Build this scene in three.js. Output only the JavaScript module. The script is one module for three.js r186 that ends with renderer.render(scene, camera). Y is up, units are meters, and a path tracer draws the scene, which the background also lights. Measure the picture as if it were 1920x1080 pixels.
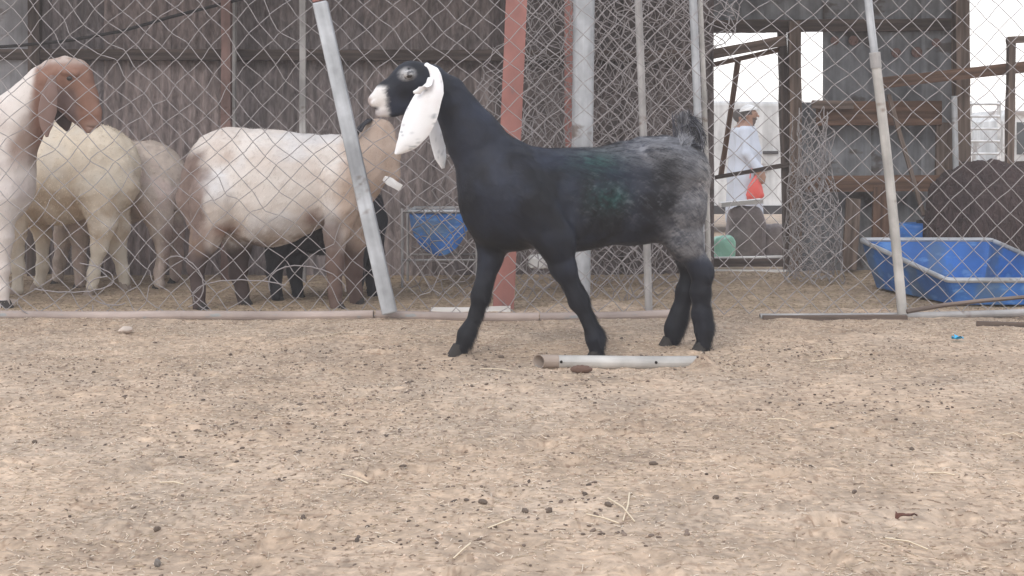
import * as THREE from 'three';
import { mergeGeometries } from 'three/addons/utils/BufferGeometryUtils.js';
import { RoundedBoxGeometry } from 'three/addons/geometries/RoundedBoxGeometry.js';

// ---------------------------------------------------------------- camera, sky, sun, exposure
const EYE = 0.76, FOC = 2400, HOR = 280;              // eye height, focal length and horizon line in 1920x1080 pixels
const scene = new THREE.Scene();
const camera = new THREE.PerspectiveCamera(2 * Math.atan(540 / FOC) * 180 / Math.PI, 1920 / 1080, 0.05, 900);
camera.position.set(0, EYE, 0);
camera.lookAt(0, EYE, -10);
camera.setViewOffset(1920, 1080, 0, 540 - HOR, 1920, 1080);   // lens shifted down, verticals stay upright
camera.updateProjectionMatrix();

const renderer = new THREE.WebGLRenderer({ antialias: true });
renderer.setSize(1024, 576);
renderer.toneMapping = THREE.LinearToneMapping;
renderer.toneMappingExposure = 1.55;
renderer.outputColorSpace = THREE.SRGBColorSpace;
renderer.shadowMap.enabled = true;

function skyTexture() {
  const w = 256, h = 128, d = new Float32Array(w * h * 4);
  for (let j = 0; j < h; j++) for (let i = 0; i < w; i++) {
    const el = (j + 0.5) / h * Math.PI - Math.PI / 2, t = Math.max(0, Math.sin(el));
    const a = Math.pow(1 - t, 2.2), k = (j * w + i) * 4;
    d[k] = 0.80 + 0.42 * a; d[k + 1] = 0.86 + 0.33 * a; d[k + 2] = 0.98 + 0.16 * a; d[k + 3] = 1;
  }
  const t = new THREE.DataTexture(d, w, h, THREE.RGBAFormat, THREE.FloatType);
  t.mapping = THREE.EquirectangularReflectionMapping; t.magFilter = t.minFilter = THREE.LinearFilter;
  t.needsUpdate = true; return t;
}
const sky = skyTexture();
scene.background = sky; scene.environment = sky;

const sun = new THREE.DirectionalLight(new THREE.Color(1, 0.93, 0.85), 0.8);
sun.position.set(-4, 9, 4); sun.target.position.set(0, 0, -6);
sun.castShadow = true; sun.shadow.radius = 45; sun.shadow.mapSize.set(2048, 2048);
Object.assign(sun.shadow.camera, { left: -12, right: 12, top: 12, bottom: -12, near: 0.5, far: 40 });
scene.add(sun, sun.target);

// ---------------------------------------------------------------- helpers
const V = (x, y, z) => new THREE.Vector3(x, y, z);
const P = (px, py, D) => V((px - 960) * D / FOC, EYE - (py - HOR) * D / FOC, -D);
const PX = (px, D) => (px - 960) * D / FOC;
const groundPy = D => HOR + FOC * EYE / D;
const clamp = (x, a, b) => Math.min(b, Math.max(a, x));
const lerp = (a, b, t) => a + (b - a) * t;
const sm = (a, b, x) => { const t = clamp((x - a) / (b - a), 0, 1); return t * t * (3 - 2 * t); };
const mix3 = (a, b, t) => [lerp(a[0], b[0], t), lerp(a[1], b[1], t), lerp(a[2], b[2], t)];
function RNG(seed) { let s = seed >>> 0; return () => { s = (s + 0x6D2B79F5) | 0; let t = Math.imul(s ^ (s >>> 15), 1 | s); t = (t + Math.imul(t ^ (t >>> 7), 61 | t)) ^ t; return ((t ^ (t >>> 14)) >>> 0) / 4294967296; }; }
function hash3(x, y, z) { let h = Math.imul(x, 374761393) + Math.imul(y, 668265263) + Math.imul(z, 1274126177) | 0; h = Math.imul(h ^ (h >>> 13), 1274126177); return ((h ^ (h >>> 16)) >>> 0) / 4294967295; }
function noise(x, y, z = 0) {
  const xi = Math.floor(x), yi = Math.floor(y), zi = Math.floor(z); let u = x - xi, v = y - yi, w = z - zi;
  u = u * u * (3 - 2 * u); v = v * v * (3 - 2 * v); w = w * w * (3 - 2 * w);
  const a = (dx, dy, dz) => hash3(xi + dx, yi + dy, zi + dz);
  return lerp(lerp(lerp(a(0, 0, 0), a(1, 0, 0), u), lerp(a(0, 1, 0), a(1, 1, 0), u), v), lerp(lerp(a(0, 0, 1), a(1, 0, 1), u), lerp(a(0, 1, 1), a(1, 1, 1), u), v), w);
}
function fbm(x, y, z = 0, o = 4) { let s = 0, a = 0.5, n = 0; for (let i = 0; i < o; i++) { s += a * noise(x, y, z); n += a; x = x * 2.03 + 7.1; y = y * 2.03 + 3.7; z = z * 2.03 + 1.3; a *= 0.5; } return s / n; }
// periodic 2-D noise for tiling maps
function pnoise(x, y, p, q, seed) { const xi = Math.floor(x), yi = Math.floor(y); let u = x - xi, v = y - yi; u = u * u * (3 - 2 * u); v = v * v * (3 - 2 * v); const a = (i, j) => hash3(((xi + i) % p + p) % p, ((yi + j) % q + q) % q, seed); return lerp(lerp(a(0, 0), a(1, 0), u), lerp(a(0, 1), a(1, 1), u), v); }
function pfbm(u, v, fx, fy, o, seed) { let s = 0, a = 0.5, n = 0; for (let i = 0; i < o; i++) { s += a * pnoise(u * fx, v * fy, fx, fy, seed + i); n += a; fx *= 2; fy *= 2; a *= 0.55; } return s / n; }
function makeTex(N, fn, srgb = true) {
  const d = new Uint8Array(N * N * 4);
  for (let j = 0; j < N; j++) for (let i = 0; i < N; i++) { const c = fn(i / N, j / N, i, j), k = (j * N + i) * 4; d[k] = clamp(c[0], 0, 1) * 255; d[k + 1] = clamp(c[1], 0, 1) * 255; d[k + 2] = clamp(c[2], 0, 1) * 255; d[k + 3] = 255; }
  const t = new THREE.DataTexture(d, N, N); t.wrapS = t.wrapT = THREE.RepeatWrapping; t.magFilter = THREE.LinearFilter; t.minFilter = THREE.LinearMipmapLinearFilter; t.generateMipmaps = true;
  if (srgb) t.colorSpace = THREE.SRGBColorSpace; t.needsUpdate = true; return t;
}
const used = {};
function numbered(n) { if (!(n in used)) { used[n] = 0; return n; } used[n]++; return n + '_' + String(used[n]).padStart(3, '0'); }
function finish(o) { o.traverse(c => { if (c.isMesh) { c.castShadow = true; c.receiveShadow = true; } }); return o; }
function tag(o, label, category, group, kind) { o.userData.label = label; o.userData.category = category; if (group) o.userData.group = group; if (kind) o.userData.kind = kind; return o; }
function thing(name, label, category, pos = V(0, 0, 0), group) { const g = new THREE.Group(); g.name = numbered(name); g.position.copy(pos); scene.add(g); return tag(g, label, category, group); }
// a part: geometry given in world metres is moved into the parent's frame
function part(name, geo, mat, parent) { const m = new THREE.Mesh(geo, mat); m.name = name; m.castShadow = m.receiveShadow = true; if (parent) { let o = V(0, 0, 0), p = parent; while (p && p !== scene) { o.add(p.position); p = p.parent; } m.geometry.translate(-o.x, -o.y, -o.z); parent.add(m); } return m; }
function single(name, geo, mat, label, category, group) { geo.computeBoundingBox(); const b = geo.boundingBox, o = V((b.min.x + b.max.x) / 2, b.min.y, (b.min.z + b.max.z) / 2); geo.translate(-o.x, -o.y, -o.z); const m = new THREE.Mesh(geo, mat); m.name = numbered(name); m.position.copy(o); m.castShadow = m.receiveShadow = true; scene.add(m); return tag(m, label, category, group); }
function triUV(geo, s = 1, along) { // uv in metres from the dominant axis of each face
  const g = geo.index ? geo.toNonIndexed() : geo; const p = g.attributes.position, uv = new Float32Array(p.count * 2);
  const a = V(), b = V(), c = V(), n = V();
  for (let i = 0; i < p.count; i += 3) {
    a.fromBufferAttribute(p, i); b.fromBufferAttribute(p, i + 1); c.fromBufferAttribute(p, i + 2);
    n.copy(b).sub(a).cross(c.clone().sub(a)); const X = Math.abs(n.x), Y = Math.abs(n.y), Z = Math.abs(n.z);
    [a, b, c].forEach((q, k) => { let u, v; if (X >= Y && X >= Z) { u = q.z; v = q.y; } else if (Y >= Z) { u = q.x; v = q.z; } else { u = q.x; v = q.y; } uv[(i + k) * 2] = u * s; uv[(i + k) * 2 + 1] = v * s; });
  }
  g.setAttribute('uv', new THREE.BufferAttribute(uv, 2)); return g;
}
// a straight bar with a rectangular section between two points, slightly uneven
function barGeo(p0, p1, w, t, { seg = 10, rough = 0.0015, seed = 1, round = 0, uvs = 1 } = {}) {
  const L = p0.distanceTo(p1); let g = round ? new RoundedBoxGeometry(w, L, t, 2, round) : new THREE.BoxGeometry(w, L, t, 2, seg, 2);
  if (!round) { const p = g.attributes.position; for (let i = 0; i < p.count; i++) { const x = p.getX(i), y = p.getY(i), z = p.getZ(i); const n = (k) => (noise(x * 40 + k, y * 6 + seed * 3.1, z * 40 + k * 2) - 0.5) * 2 * rough; p.setXYZ(i, x + n(1), y + n(5), z + n(9)); } }
  g = triUV(g, uvs); g.computeVertexNormals();
  const q = new THREE.Quaternion().setFromUnitVectors(V(0, 1, 0), p1.clone().sub(p0).normalize());
  g.applyQuaternion(q); const m = p0.clone().add(p1).multiplyScalar(0.5); g.translate(m.x, m.y, m.z); return g;
}
// tube through points
function tubeGeo(pts, r, sides = 6, cap = true) {
  const n = pts.length, pos = [], idx = [], uv = []; const up = V(0, 0, 1), T = V(), A = V(), B = V(); let len = 0;
  for (let i = 0; i < n; i++) {
    T.copy(pts[Math.min(i + 1, n - 1)]).sub(pts[Math.max(i - 1, 0)]).normalize();
    A.copy(Math.abs(T.z) > 0.93 ? V(1, 0, 0) : up).addScaledVector(T, -(Math.abs(T.z) > 0.93 ? T.x : T.z)).normalize(); B.crossVectors(T, A);
    if (i) len += pts[i].distanceTo(pts[i - 1]);
    const ri = typeof r === 'function' ? r(i / (n - 1)) : r;
    for (let k = 0; k <= sides; k++) { const a = k / sides * Math.PI * 2; pos.push(pts[i].x + (A.x * Math.cos(a) + B.x * Math.sin(a)) * ri, pts[i].y + (A.y * Math.cos(a) + B.y * Math.sin(a)) * ri, pts[i].z + (A.z * Math.cos(a) + B.z * Math.sin(a)) * ri); uv.push(k / sides * Math.PI * 2 * ri, len); }
  }
  const s1 = sides + 1;
  for (let i = 0; i < n - 1; i++) for (let k = 0; k < sides; k++) { const a = i * s1 + k, b = a + s1; idx.push(a, a + 1, b, a + 1, b + 1, b); }
  if (cap) for (const [i, f] of [[0, 1], [n - 1, 0]]) { const c = pos.length / 3; pos.push(pts[i].x, pts[i].y, pts[i].z); uv.push(0, 0); for (let k = 0; k < sides; k++) { const a = i * s1 + k; f ? idx.push(c, a + 1, a) : idx.push(c, a, a + 1); } }
  const g = new THREE.BufferGeometry(); g.setAttribute('position', new THREE.Float32BufferAttribute(pos, 3)); g.setAttribute('uv', new THREE.Float32BufferAttribute(uv, 2)); g.setIndex(idx); g.computeVertexNormals(); return g;
}
// hollow pipe between two points, with a slight dent and bow
function pipeGeo(p0, p1, r, { wall = 0.004, seg = 14, bow = 0.004, sides = 18, seed = 1 } = {}) {
  const L = p0.distanceTo(p1), rows = [];
  const prof = [];
  for (let i = 0; i <= seg; i++) prof.push(new THREE.Vector2(r, i / seg * L));
  prof.push(new THREE.Vector2(r - wall, L)); for (let i = seg; i >= 0; i--) prof.push(new THREE.Vector2(r - wall, i / seg * L)); prof.push(new THREE.Vector2(r, 0));
  const g = new THREE.LatheGeometry(prof, sides); const p = g.attributes.position, uv = g.attributes.uv;
  for (let i = 0; i < p.count; i++) {
    const x = p.getX(i), y = p.getY(i), z = p.getZ(i), a = Math.atan2(z, x); const d = 1 + (noise(Math.cos(a) * 2 + seed, y * 7, Math.sin(a) * 2) - 0.5) * 0.06;
    uv.setXY(i, (a / Math.PI / 2 + 0.5) * 2 * Math.PI * r, y);
    p.setXYZ(i, x * d + Math.sin(y / L * Math.PI) * bow, y, z * d);
  }
  g.computeVertexNormals();
  g.applyQuaternion(new THREE.Quaternion().setFromUnitVectors(V(0, 1, 0), p1.clone().sub(p0).normalize())); g.translate(p0.x, p0.y, p0.z); return g;
}

// ---------------------------------------------------------------- materials
const T = {};
T.sand = makeTex(1024, (u, v, i, j) => {
  const a = pfbm(u, v, 6, 6, 6, 11), b = pfbm(u, v, 64, 64, 3, 31), f = pfbm(u, v, 24, 90, 2, 57), g = pfbm(u, v, 100, 30, 2, 77);
  let k = 0.84 + (a - 0.5) * 0.26 + (b - 0.5) * 0.30;
  let c = [k * 1.0, k * 0.985, k * 0.96];
  const dk = sm(0.68, 0.78, f) * 0.12 + sm(0.70, 0.80, g) * 0.12; c = c.map((q, n) => q * (1 - dk * [0.8, 0.95, 1.05][n]));
  const lt = sm(0.72, 0.82, 1 - f) * 0.06; c = c.map((q, n) => q + lt * [1, 0.92, 0.72][n]); return c;
});
T.sandBump = makeTex(1024, (u, v) => { const k = 0.5 + (pfbm(u, v, 10, 10, 4, 12) - 0.5) * 0.8 + (pfbm(u, v, 90, 90, 3, 33) - 0.5) * 0.8; return [k, k, k]; }, false);
T.grain = makeTex(512, (u, v) => { const g = pfbm(u, v, 48, 3, 4, 5), s = pfbm(u, v, 8, 2, 3, 9), k = 0.78 + (g - 0.5) * 0.6 + (s - 0.5) * 0.4; return [k, k * 0.97, k * 0.93]; });
T.metal = makeTex(512, (u, v) => { const g = pfbm(u, v, 9, 9, 5, 15), s = pfbm(u, v, 40, 4, 3, 19), k = 0.84 + (g - 0.5) * 0.35 + (s - 0.5) * 0.2, r = sm(0.62, 0.74, pfbm(u, v, 5, 8, 5, 41)); return mix3([k, k, k * 1.0], [0.52 * k, 0.42 * k, 0.36 * k], r * 0.6); });
T.paint = makeTex(512, (u, v) => { const g = pfbm(u, v, 7, 5, 5, 71), k = 0.86 + (g - 0.5) * 0.4, r = sm(0.64, 0.70, pfbm(u, v, 14, 6, 5, 88)); return mix3([k, k, k], [0.95, 1.15, 1.25].map(q => q * k * 0.85), r * 0.55); });
T.cloth = makeTex(256, (u, v, i, j) => { const k = 0.86 + (pfbm(u, v, 8, 8, 4, 91) - 0.5) * 0.3 + ((i + j) % 4 < 2 ? 0.03 : -0.03); return [k, k, k]; });
T.bark = makeTex(1024, (u, v) => { const s = v + 0.16 * pnoise(u * 24, v * 6, 24, 6, 3); const g = pfbm(u + 0.012 * pfbm(u, v, 16, 16, 2, 8), s, 64, 20, 4, 21), c = pfbm(u, v, 5, 3, 4, 61), k = 0.80 + (g - 0.5) * 0.45 + (c - 0.5) * 0.3; return [k * 1.0, k * 0.975, k * 0.965]; });
T.barkBump = makeTex(1024, (u, v) => { const s = v + 0.16 * pnoise(u * 24, v * 6, 24, 6, 3); const k = 0.5 + (pfbm(u + 0.012 * pfbm(u, v, 16, 16, 2, 8), s, 64, 20, 4, 21) - 0.5) * 1.6; return [k, k, k]; }, false);
const rgb = (r, g, b) => new THREE.Color().setRGB(r, g, b);
const M = {};
const std = (o) => new THREE.MeshStandardMaterial(Object.assign({ roughness: 0.85, metalness: 0 }, o));
M.ground = std({ map: T.sand, bumpMap: T.sandBump, bumpScale: 0.006, vertexColors: true, roughness: 0.97 });
M.wire = std({ color: rgb(0.345, 0.32, 0.318), roughness: 0.6, metalness: 0.25 });
M.wireDull = std({ color: rgb(0.29, 0.265, 0.262), roughness: 0.7, metalness: 0.2 });
M.galv = std({ map: T.metal, color: rgb(0.60, 0.62, 0.65), roughness: 0.55, metalness: 0.25 });
M.galvDull = std({ map: T.metal, color: rgb(0.50, 0.48, 0.47), roughness: 0.7, metalness: 0.1 });
M.redPaint = std({ map: T.paint, color: rgb(0.46, 0.195, 0.165), roughness: 0.65 });
M.rust = std({ map: T.metal, color: rgb(0.26, 0.16, 0.14), roughness: 0.85 });
M.kerb = std({ map: T.paint, color: rgb(0.50, 0.405, 0.36), roughness: 0.9 });
M.wood = std({ map: T.grain, color: rgb(0.25, 0.155, 0.115), roughness: 0.9, bumpMap: T.grain, bumpScale: 0.002 });
M.woodGrey = std({ map: T.grain, color: rgb(0.30, 0.24, 0.215), roughness: 0.92, bumpMap: T.grain, bumpScale: 0.002 });
M.woodDark = std({ map: T.grain, color: rgb(0.155, 0.125, 0.12), roughness: 0.92 });
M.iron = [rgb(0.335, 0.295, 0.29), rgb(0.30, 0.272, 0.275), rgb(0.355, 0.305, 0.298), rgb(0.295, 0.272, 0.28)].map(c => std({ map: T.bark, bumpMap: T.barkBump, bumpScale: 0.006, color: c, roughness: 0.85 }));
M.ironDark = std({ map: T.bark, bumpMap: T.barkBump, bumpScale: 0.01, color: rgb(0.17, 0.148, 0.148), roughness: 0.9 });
M.sheet = [rgb(0.30, 0.31, 0.33), rgb(0.26, 0.27, 0.29)].map(c => std({ map: T.metal, color: c, roughness: 0.7, metalness: 0.15 }));
M.dark = std({ color: rgb(0.03, 0.028, 0.03), roughness: 0.9 });
M.hole = std({ color: rgb(0.015, 0.012, 0.01), roughness: 1 });
T.scuff = makeTex(512, (u, v) => { const k = 0.85 + (pfbm(u, v, 6, 6, 5, 171) - 0.5) * 0.4, r = sm(0.55, 0.72, pfbm(u, v, 9, 26, 5, 188)), d = sm(0.58, 0.75, pfbm(u, v, 4, 4, 5, 133)); return mix3(mix3([0.20 * k, 0.47 * k, 0.80 * k], [0.50, 0.64, 0.80], r * 0.5), [0.40, 0.40, 0.40], d * 0.45); });
M.bluePlastic = std({ map: T.scuff, color: rgb(1, 1, 1), roughness: 0.55 });
M.rim = std({ map: T.metal, color: rgb(0.58, 0.60, 0.63), roughness: 0.6 });
M.whitePaint = std({ map: T.metal, color: rgb(0.78, 0.78, 0.78), roughness: 0.45 });
M.tarp = std({ map: T.bark, bumpMap: T.barkBump, bumpScale: 0.012, color: rgb(0.085, 0.06, 0.06), roughness: 0.95 });
M.glass = new THREE.MeshPhysicalMaterial({ color: rgb(0.03, 0.035, 0.04), roughness: 0.08, metalness: 0 });
M.tyre = std({ color: rgb(0.02, 0.02, 0.02), roughness: 0.9 });
M.sack = [rgb(0.36, 0.31, 0.31), rgb(0.42, 0.37, 0.37)].map(c => std({ map: T.cloth, color: c, roughness: 0.9 }));
M.pvc = std({ map: T.metal, color: rgb(0.60, 0.575, 0.54), roughness: 0.5 });
M.scrap = std({ color: rgb(0.72, 0.70, 0.68), roughness: 0.7 });

// ---------------------------------------------------------------- ground
const dents = []; { const r = RNG(5); for (let i = 0; i < 420; i++) { const D = 2 + r() * 4; dents.push([(r() - 0.5) * (0.9 * D + 0.6), -D, 0.022 + r() * 0.035, 0.005 + r() * 0.011]); } }
const dentGrid = new Map(); for (const d of dents) { for (let i = -1; i <= 1; i++) for (let j = -1; j <= 1; j++) { const k = (Math.floor(d[0] / 0.15) + i) + ',' + (Math.floor(d[1] / 0.15) + j); if (!dentGrid.has(k)) dentGrid.set(k, []); dentGrid.get(k).push(d); } }
function gh(x, z) {
  let y = -0.42 * sm(9.5, 14.5, -z);
  if (z > -12) {
    y += (fbm(x * 1.6, z * 1.6, 3.3, 3) - 0.5) * 0.03 + (fbm(x * 11, z * 11, 9.1, 3) - 0.5) * 0.016;
    const l = dentGrid.get(Math.floor(x / 0.15) + ',' + Math.floor(z / 0.15)); if (l) for (const d of l) { const q = ((x - d[0]) ** 2 + (z - d[1]) ** 2) / (d[2] * d[2]); if (q < 6) y += d[3] * (-Math.exp(-q) + 0.55 * Math.exp(-((Math.sqrt(q) - 1.35) ** 2) * 5)); }
    // heap of sand thrown up at the foot of the big pipe, and a low drift along the bottom rail
    y += 0.055 * Math.exp(-((x - PX(1120, 5.95)) ** 2) / 0.045 - ((z + 5.98) ** 2) / 0.02);
    y += 0.050 * Math.exp(-((x - PX(1318, 4.49)) ** 2) / 0.0014 - ((z + 4.47) ** 2) / 0.006);
    y += 0.012 * Math.exp(-((z + 5.9) ** 2) / 0.03);
  }
  return y;
}
{
  const grow = (from, dir, end, step) => { const o = []; let x = from, s = step; while (Math.abs(x) < Math.abs(end) || (dir > 0 ? x < end : x > end)) { s *= 1.28; x += dir * s; o.push(x); } return o; };
  const xs = [], zs = []; for (let x = -2.8; x <= 2.8001; x += 0.02) xs.push(x);
  xs.push(...grow(2.8, 1, 300, 0.02)); xs.unshift(...grow(-2.8, -1, -300, 0.02).reverse());
  for (let z = -1.9; z >= -6.3; z -= 0.014) zs.push(z); for (let z = -6.35; z >= -9.4; z -= 0.05) zs.push(z); zs.push(...grow(zs[zs.length - 1], -1, -500, 0.07)); zs.unshift(...grow(-1.9, 1, 40, 0.03).reverse());
  const nx = xs.length, nz = zs.length, pos = new Float32Array(nx * nz * 3), uv = new Float32Array(nx * nz * 2), col = new Float32Array(nx * nz * 3), idx = [];
  for (let j = 0; j < nz; j++) for (let i = 0; i < nx; i++) {
    const k = j * nx + i, x = xs[i], z = zs[j]; pos[k * 3] = x; pos[k * 3 + 1] = gh(x, z); pos[k * 3 + 2] = z; uv[k * 2] = x / 1.1 + 0.06 * noise(x * 0.9, z * 0.9); uv[k * 2 + 1] = z / 1.1 + 0.06 * noise(x * 0.9, z * 0.9, 8);
    let c = mix3([0.63, 0.488, 0.375], [0.57, 0.437, 0.332], sm(0.35, 0.65, fbm(x * 1.3, z * 2.2, 1, 4)));
    c = mix3(c, [0.595, 0.48, 0.385], sm(0.5, 0.68, fbm(x * 2.6 + 9, z * 3.4, 4, 4)) * 0.6);
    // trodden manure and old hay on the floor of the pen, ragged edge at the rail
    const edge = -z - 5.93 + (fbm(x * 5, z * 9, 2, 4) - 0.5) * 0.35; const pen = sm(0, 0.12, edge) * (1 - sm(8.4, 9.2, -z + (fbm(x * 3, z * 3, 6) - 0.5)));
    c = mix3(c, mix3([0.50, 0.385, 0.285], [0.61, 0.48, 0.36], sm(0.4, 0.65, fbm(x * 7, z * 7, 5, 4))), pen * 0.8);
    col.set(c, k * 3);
  }
  for (let j = 0; j < nz - 1; j++) for (let i = 0; i < nx - 1; i++) { const a = j * nx + i, b = a + nx; idx.push(a, a + 1, b, a + 1, b + 1, b); }
  const g = new THREE.BufferGeometry(); g.setAttribute('position', new THREE.BufferAttribute(pos, 3)); g.setAttribute('uv', new THREE.BufferAttribute(uv, 2)); g.setAttribute('color', new THREE.BufferAttribute(col, 3)); g.setIndex(idx); g.computeVertexNormals();
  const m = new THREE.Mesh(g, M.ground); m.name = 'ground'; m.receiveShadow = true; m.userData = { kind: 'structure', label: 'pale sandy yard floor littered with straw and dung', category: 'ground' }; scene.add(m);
}

// ---------------------------------------------------------------- animals: distance-field bodies
const smin = (a, b, k) => { if (k <= 0) return Math.min(a, b); const h = Math.max(k - Math.abs(a - b), 0) / k; return Math.min(a, b) - h * h * k * 0.25; };
function boneDist(b, x, y, z) {
  const bx = b.bx, by = b.by, bz = b.bz, px = x - b.ax, py = y - b.ay, pz = z - b.az; let t = (px * bx + py * by + pz * bz) / b.l2; t = t < 0 ? 0 : t > 1 ? 1 : t;
  const dx = px - bx * t, dy = py - by * t, dz = (pz - bz * t) * b.kz; return Math.sqrt(dx * dx + dy * dy + dz * dz) - (b.ra + (b.rb - b.ra) * t);
}
function mkBone(a, ra, b, rb, kz = 1) { const o = { ax: a.x, ay: a.y, az: a.z, bx: b.x - a.x, by: b.y - a.y, bz: b.z - a.z, ra, rb, kz }; o.l2 = Math.max(1e-9, o.bx ** 2 + o.by ** 2 + o.bz ** 2); return o; }
// groups: [{k, join, bones}], cuts: bones taken away
function fieldOf(groups, cuts = [], warp) {
  return (x, y, z) => {
    let d = 1e3;
    for (const g of groups) { let e = 1e3; for (const b of g.bones) e = smin(e, boneDist(b, x, y, z), g.k); d = d > 100 ? e : smin(d, e, g.join); }
    for (const c of cuts) { const e = -boneDist(c, x, y, z); if (e > d) d = e; }
    if (warp) d += warp(x, y, z, d); return d;
  };
}
function boundsOf(groups, pad = 0.03) { const mn = V(1e9, 1e9, 1e9), mx = V(-1e9, -1e9, -1e9); for (const g of groups) for (const b of g.bones) for (const t of [0, 1]) { const r = (t ? b.rb : b.ra) + pad, c = V(b.ax + b.bx * t, b.ay + b.by * t, b.az + b.bz * t); mn.min(c.clone().subScalar(r)); mx.max(c.clone().addScalar(r)); } return [mn, mx]; }
function meshField(f, mn, mx, cell) {
  const nx = Math.ceil((mx.x - mn.x) / cell) + 2, ny = Math.ceil((mx.y - mn.y) / cell) + 2, nz = Math.ceil((mx.z - mn.z) / cell) + 2, F = new Float32Array(nx * ny * nz), B = 6, lim = B * cell * 0.87 * 1.6 + 0.025;
  for (let K = 0; K < nz; K += B) for (let J = 0; J < ny; J += B) for (let I = 0; I < nx; I += B) {
    const c = f(mn.x + (I + B / 2) * cell, mn.y + (J + B / 2) * cell, mn.z + (K + B / 2) * cell), skip = Math.abs(c) > lim;
    for (let k = K; k < Math.min(nz, K + B); k++) for (let j = J; j < Math.min(ny, J + B); j++) for (let i = I; i < Math.min(nx, I + B); i++) F[(k * ny + j) * nx + i] = skip ? c : f(mn.x + i * cell, mn.y + j * cell, mn.z + k * cell);
  }
  const id = new Int32Array(nx * ny * nz).fill(-1), pos = [], idx = [], at = (i, j, k) => (k * ny + j) * nx + i;
  for (let k = 0; k < nz - 1; k++) for (let j = 0; j < ny - 1; j++) for (let i = 0; i < nx - 1; i++) {
    let mask = 0; const v = []; for (let n = 0; n < 8; n++) { const q = F[at(i + (n & 1), j + ((n >> 1) & 1), k + (n >> 2))]; v.push(q); if (q < 0) mask |= 1 << n; }
    if (mask === 0 || mask === 255) continue; let sx = 0, sy = 0, sz = 0, c = 0;
    for (let a = 0; a < 8; a++) for (const bit of [1, 2, 4]) { const b = a | bit; if (b === a || (a & bit)) continue; if ((v[a] < 0) === (v[b] < 0)) continue; const t = v[a] / (v[a] - v[b]); sx += (a & 1) + (bit === 1 ? t : 0); sy += ((a >> 1) & 1) + (bit === 2 ? t : 0); sz += (a >> 2) + (bit === 4 ? t : 0); c++; }
    id[at(i, j, k)] = pos.length / 3; pos.push(mn.x + (i + sx / c) * cell, mn.y + (j + sy / c) * cell, mn.z + (k + sz / c) * cell);
  }
  const quad = (a, b, c, d, flip) => { if (a < 0 || b < 0 || c < 0 || d < 0) return; flip ? idx.push(a, c, b, a, d, c) : idx.push(a, b, c, a, c, d); };
  for (let k = 1; k < nz - 1; k++) for (let j = 1; j < ny - 1; j++) for (let i = 1; i < nx - 1; i++) {
    const s = F[at(i, j, k)] < 0;
    if (s !== (F[at(i + 1, j, k)] < 0)) quad(id[at(i, j - 1, k - 1)], id[at(i, j, k - 1)], id[at(i, j, k)], id[at(i, j - 1, k)], !s);
    if (s !== (F[at(i, j + 1, k)] < 0)) quad(id[at(i - 1, j, k - 1)], id[at(i - 1, j, k)], id[at(i, j, k)], id[at(i, j, k - 1)], !s);
    if (s !== (F[at(i, j, k + 1)] < 0)) quad(id[at(i - 1, j - 1, k)], id[at(i, j - 1, k)], id[at(i, j, k)], id[at(i - 1, j, k)], !s);
  }
  const g = new THREE.BufferGeometry(); g.setAttribute('position', new THREE.Float32BufferAttribute(pos, 3)); g.setIndex(idx); g.computeVertexNormals(); return g;
}
function paint(g, fn) { const p = g.attributes.position, n = g.attributes.normal, c = new Float32Array(p.count * 3); for (let i = 0; i < p.count; i++) c.set(fn(p.getX(i), p.getY(i), p.getZ(i), n.getX(i), n.getY(i), n.getZ(i)), i * 3); g.setAttribute('color', new THREE.BufferAttribute(c, 3)); return g; }
const hairGeo = (() => { const g = new THREE.BufferGeometry(); g.setAttribute('position', new THREE.Float32BufferAttribute([-0.5, 0, 0, 0.5, 0, 0, -0.34, 0.55, 0.06, 0.34, 0.55, 0.06, 0, 1, 0.02], 3)); g.setIndex([0, 1, 2, 1, 3, 2, 2, 3, 4]); g.computeVertexNormals(); return g; })();
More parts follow.
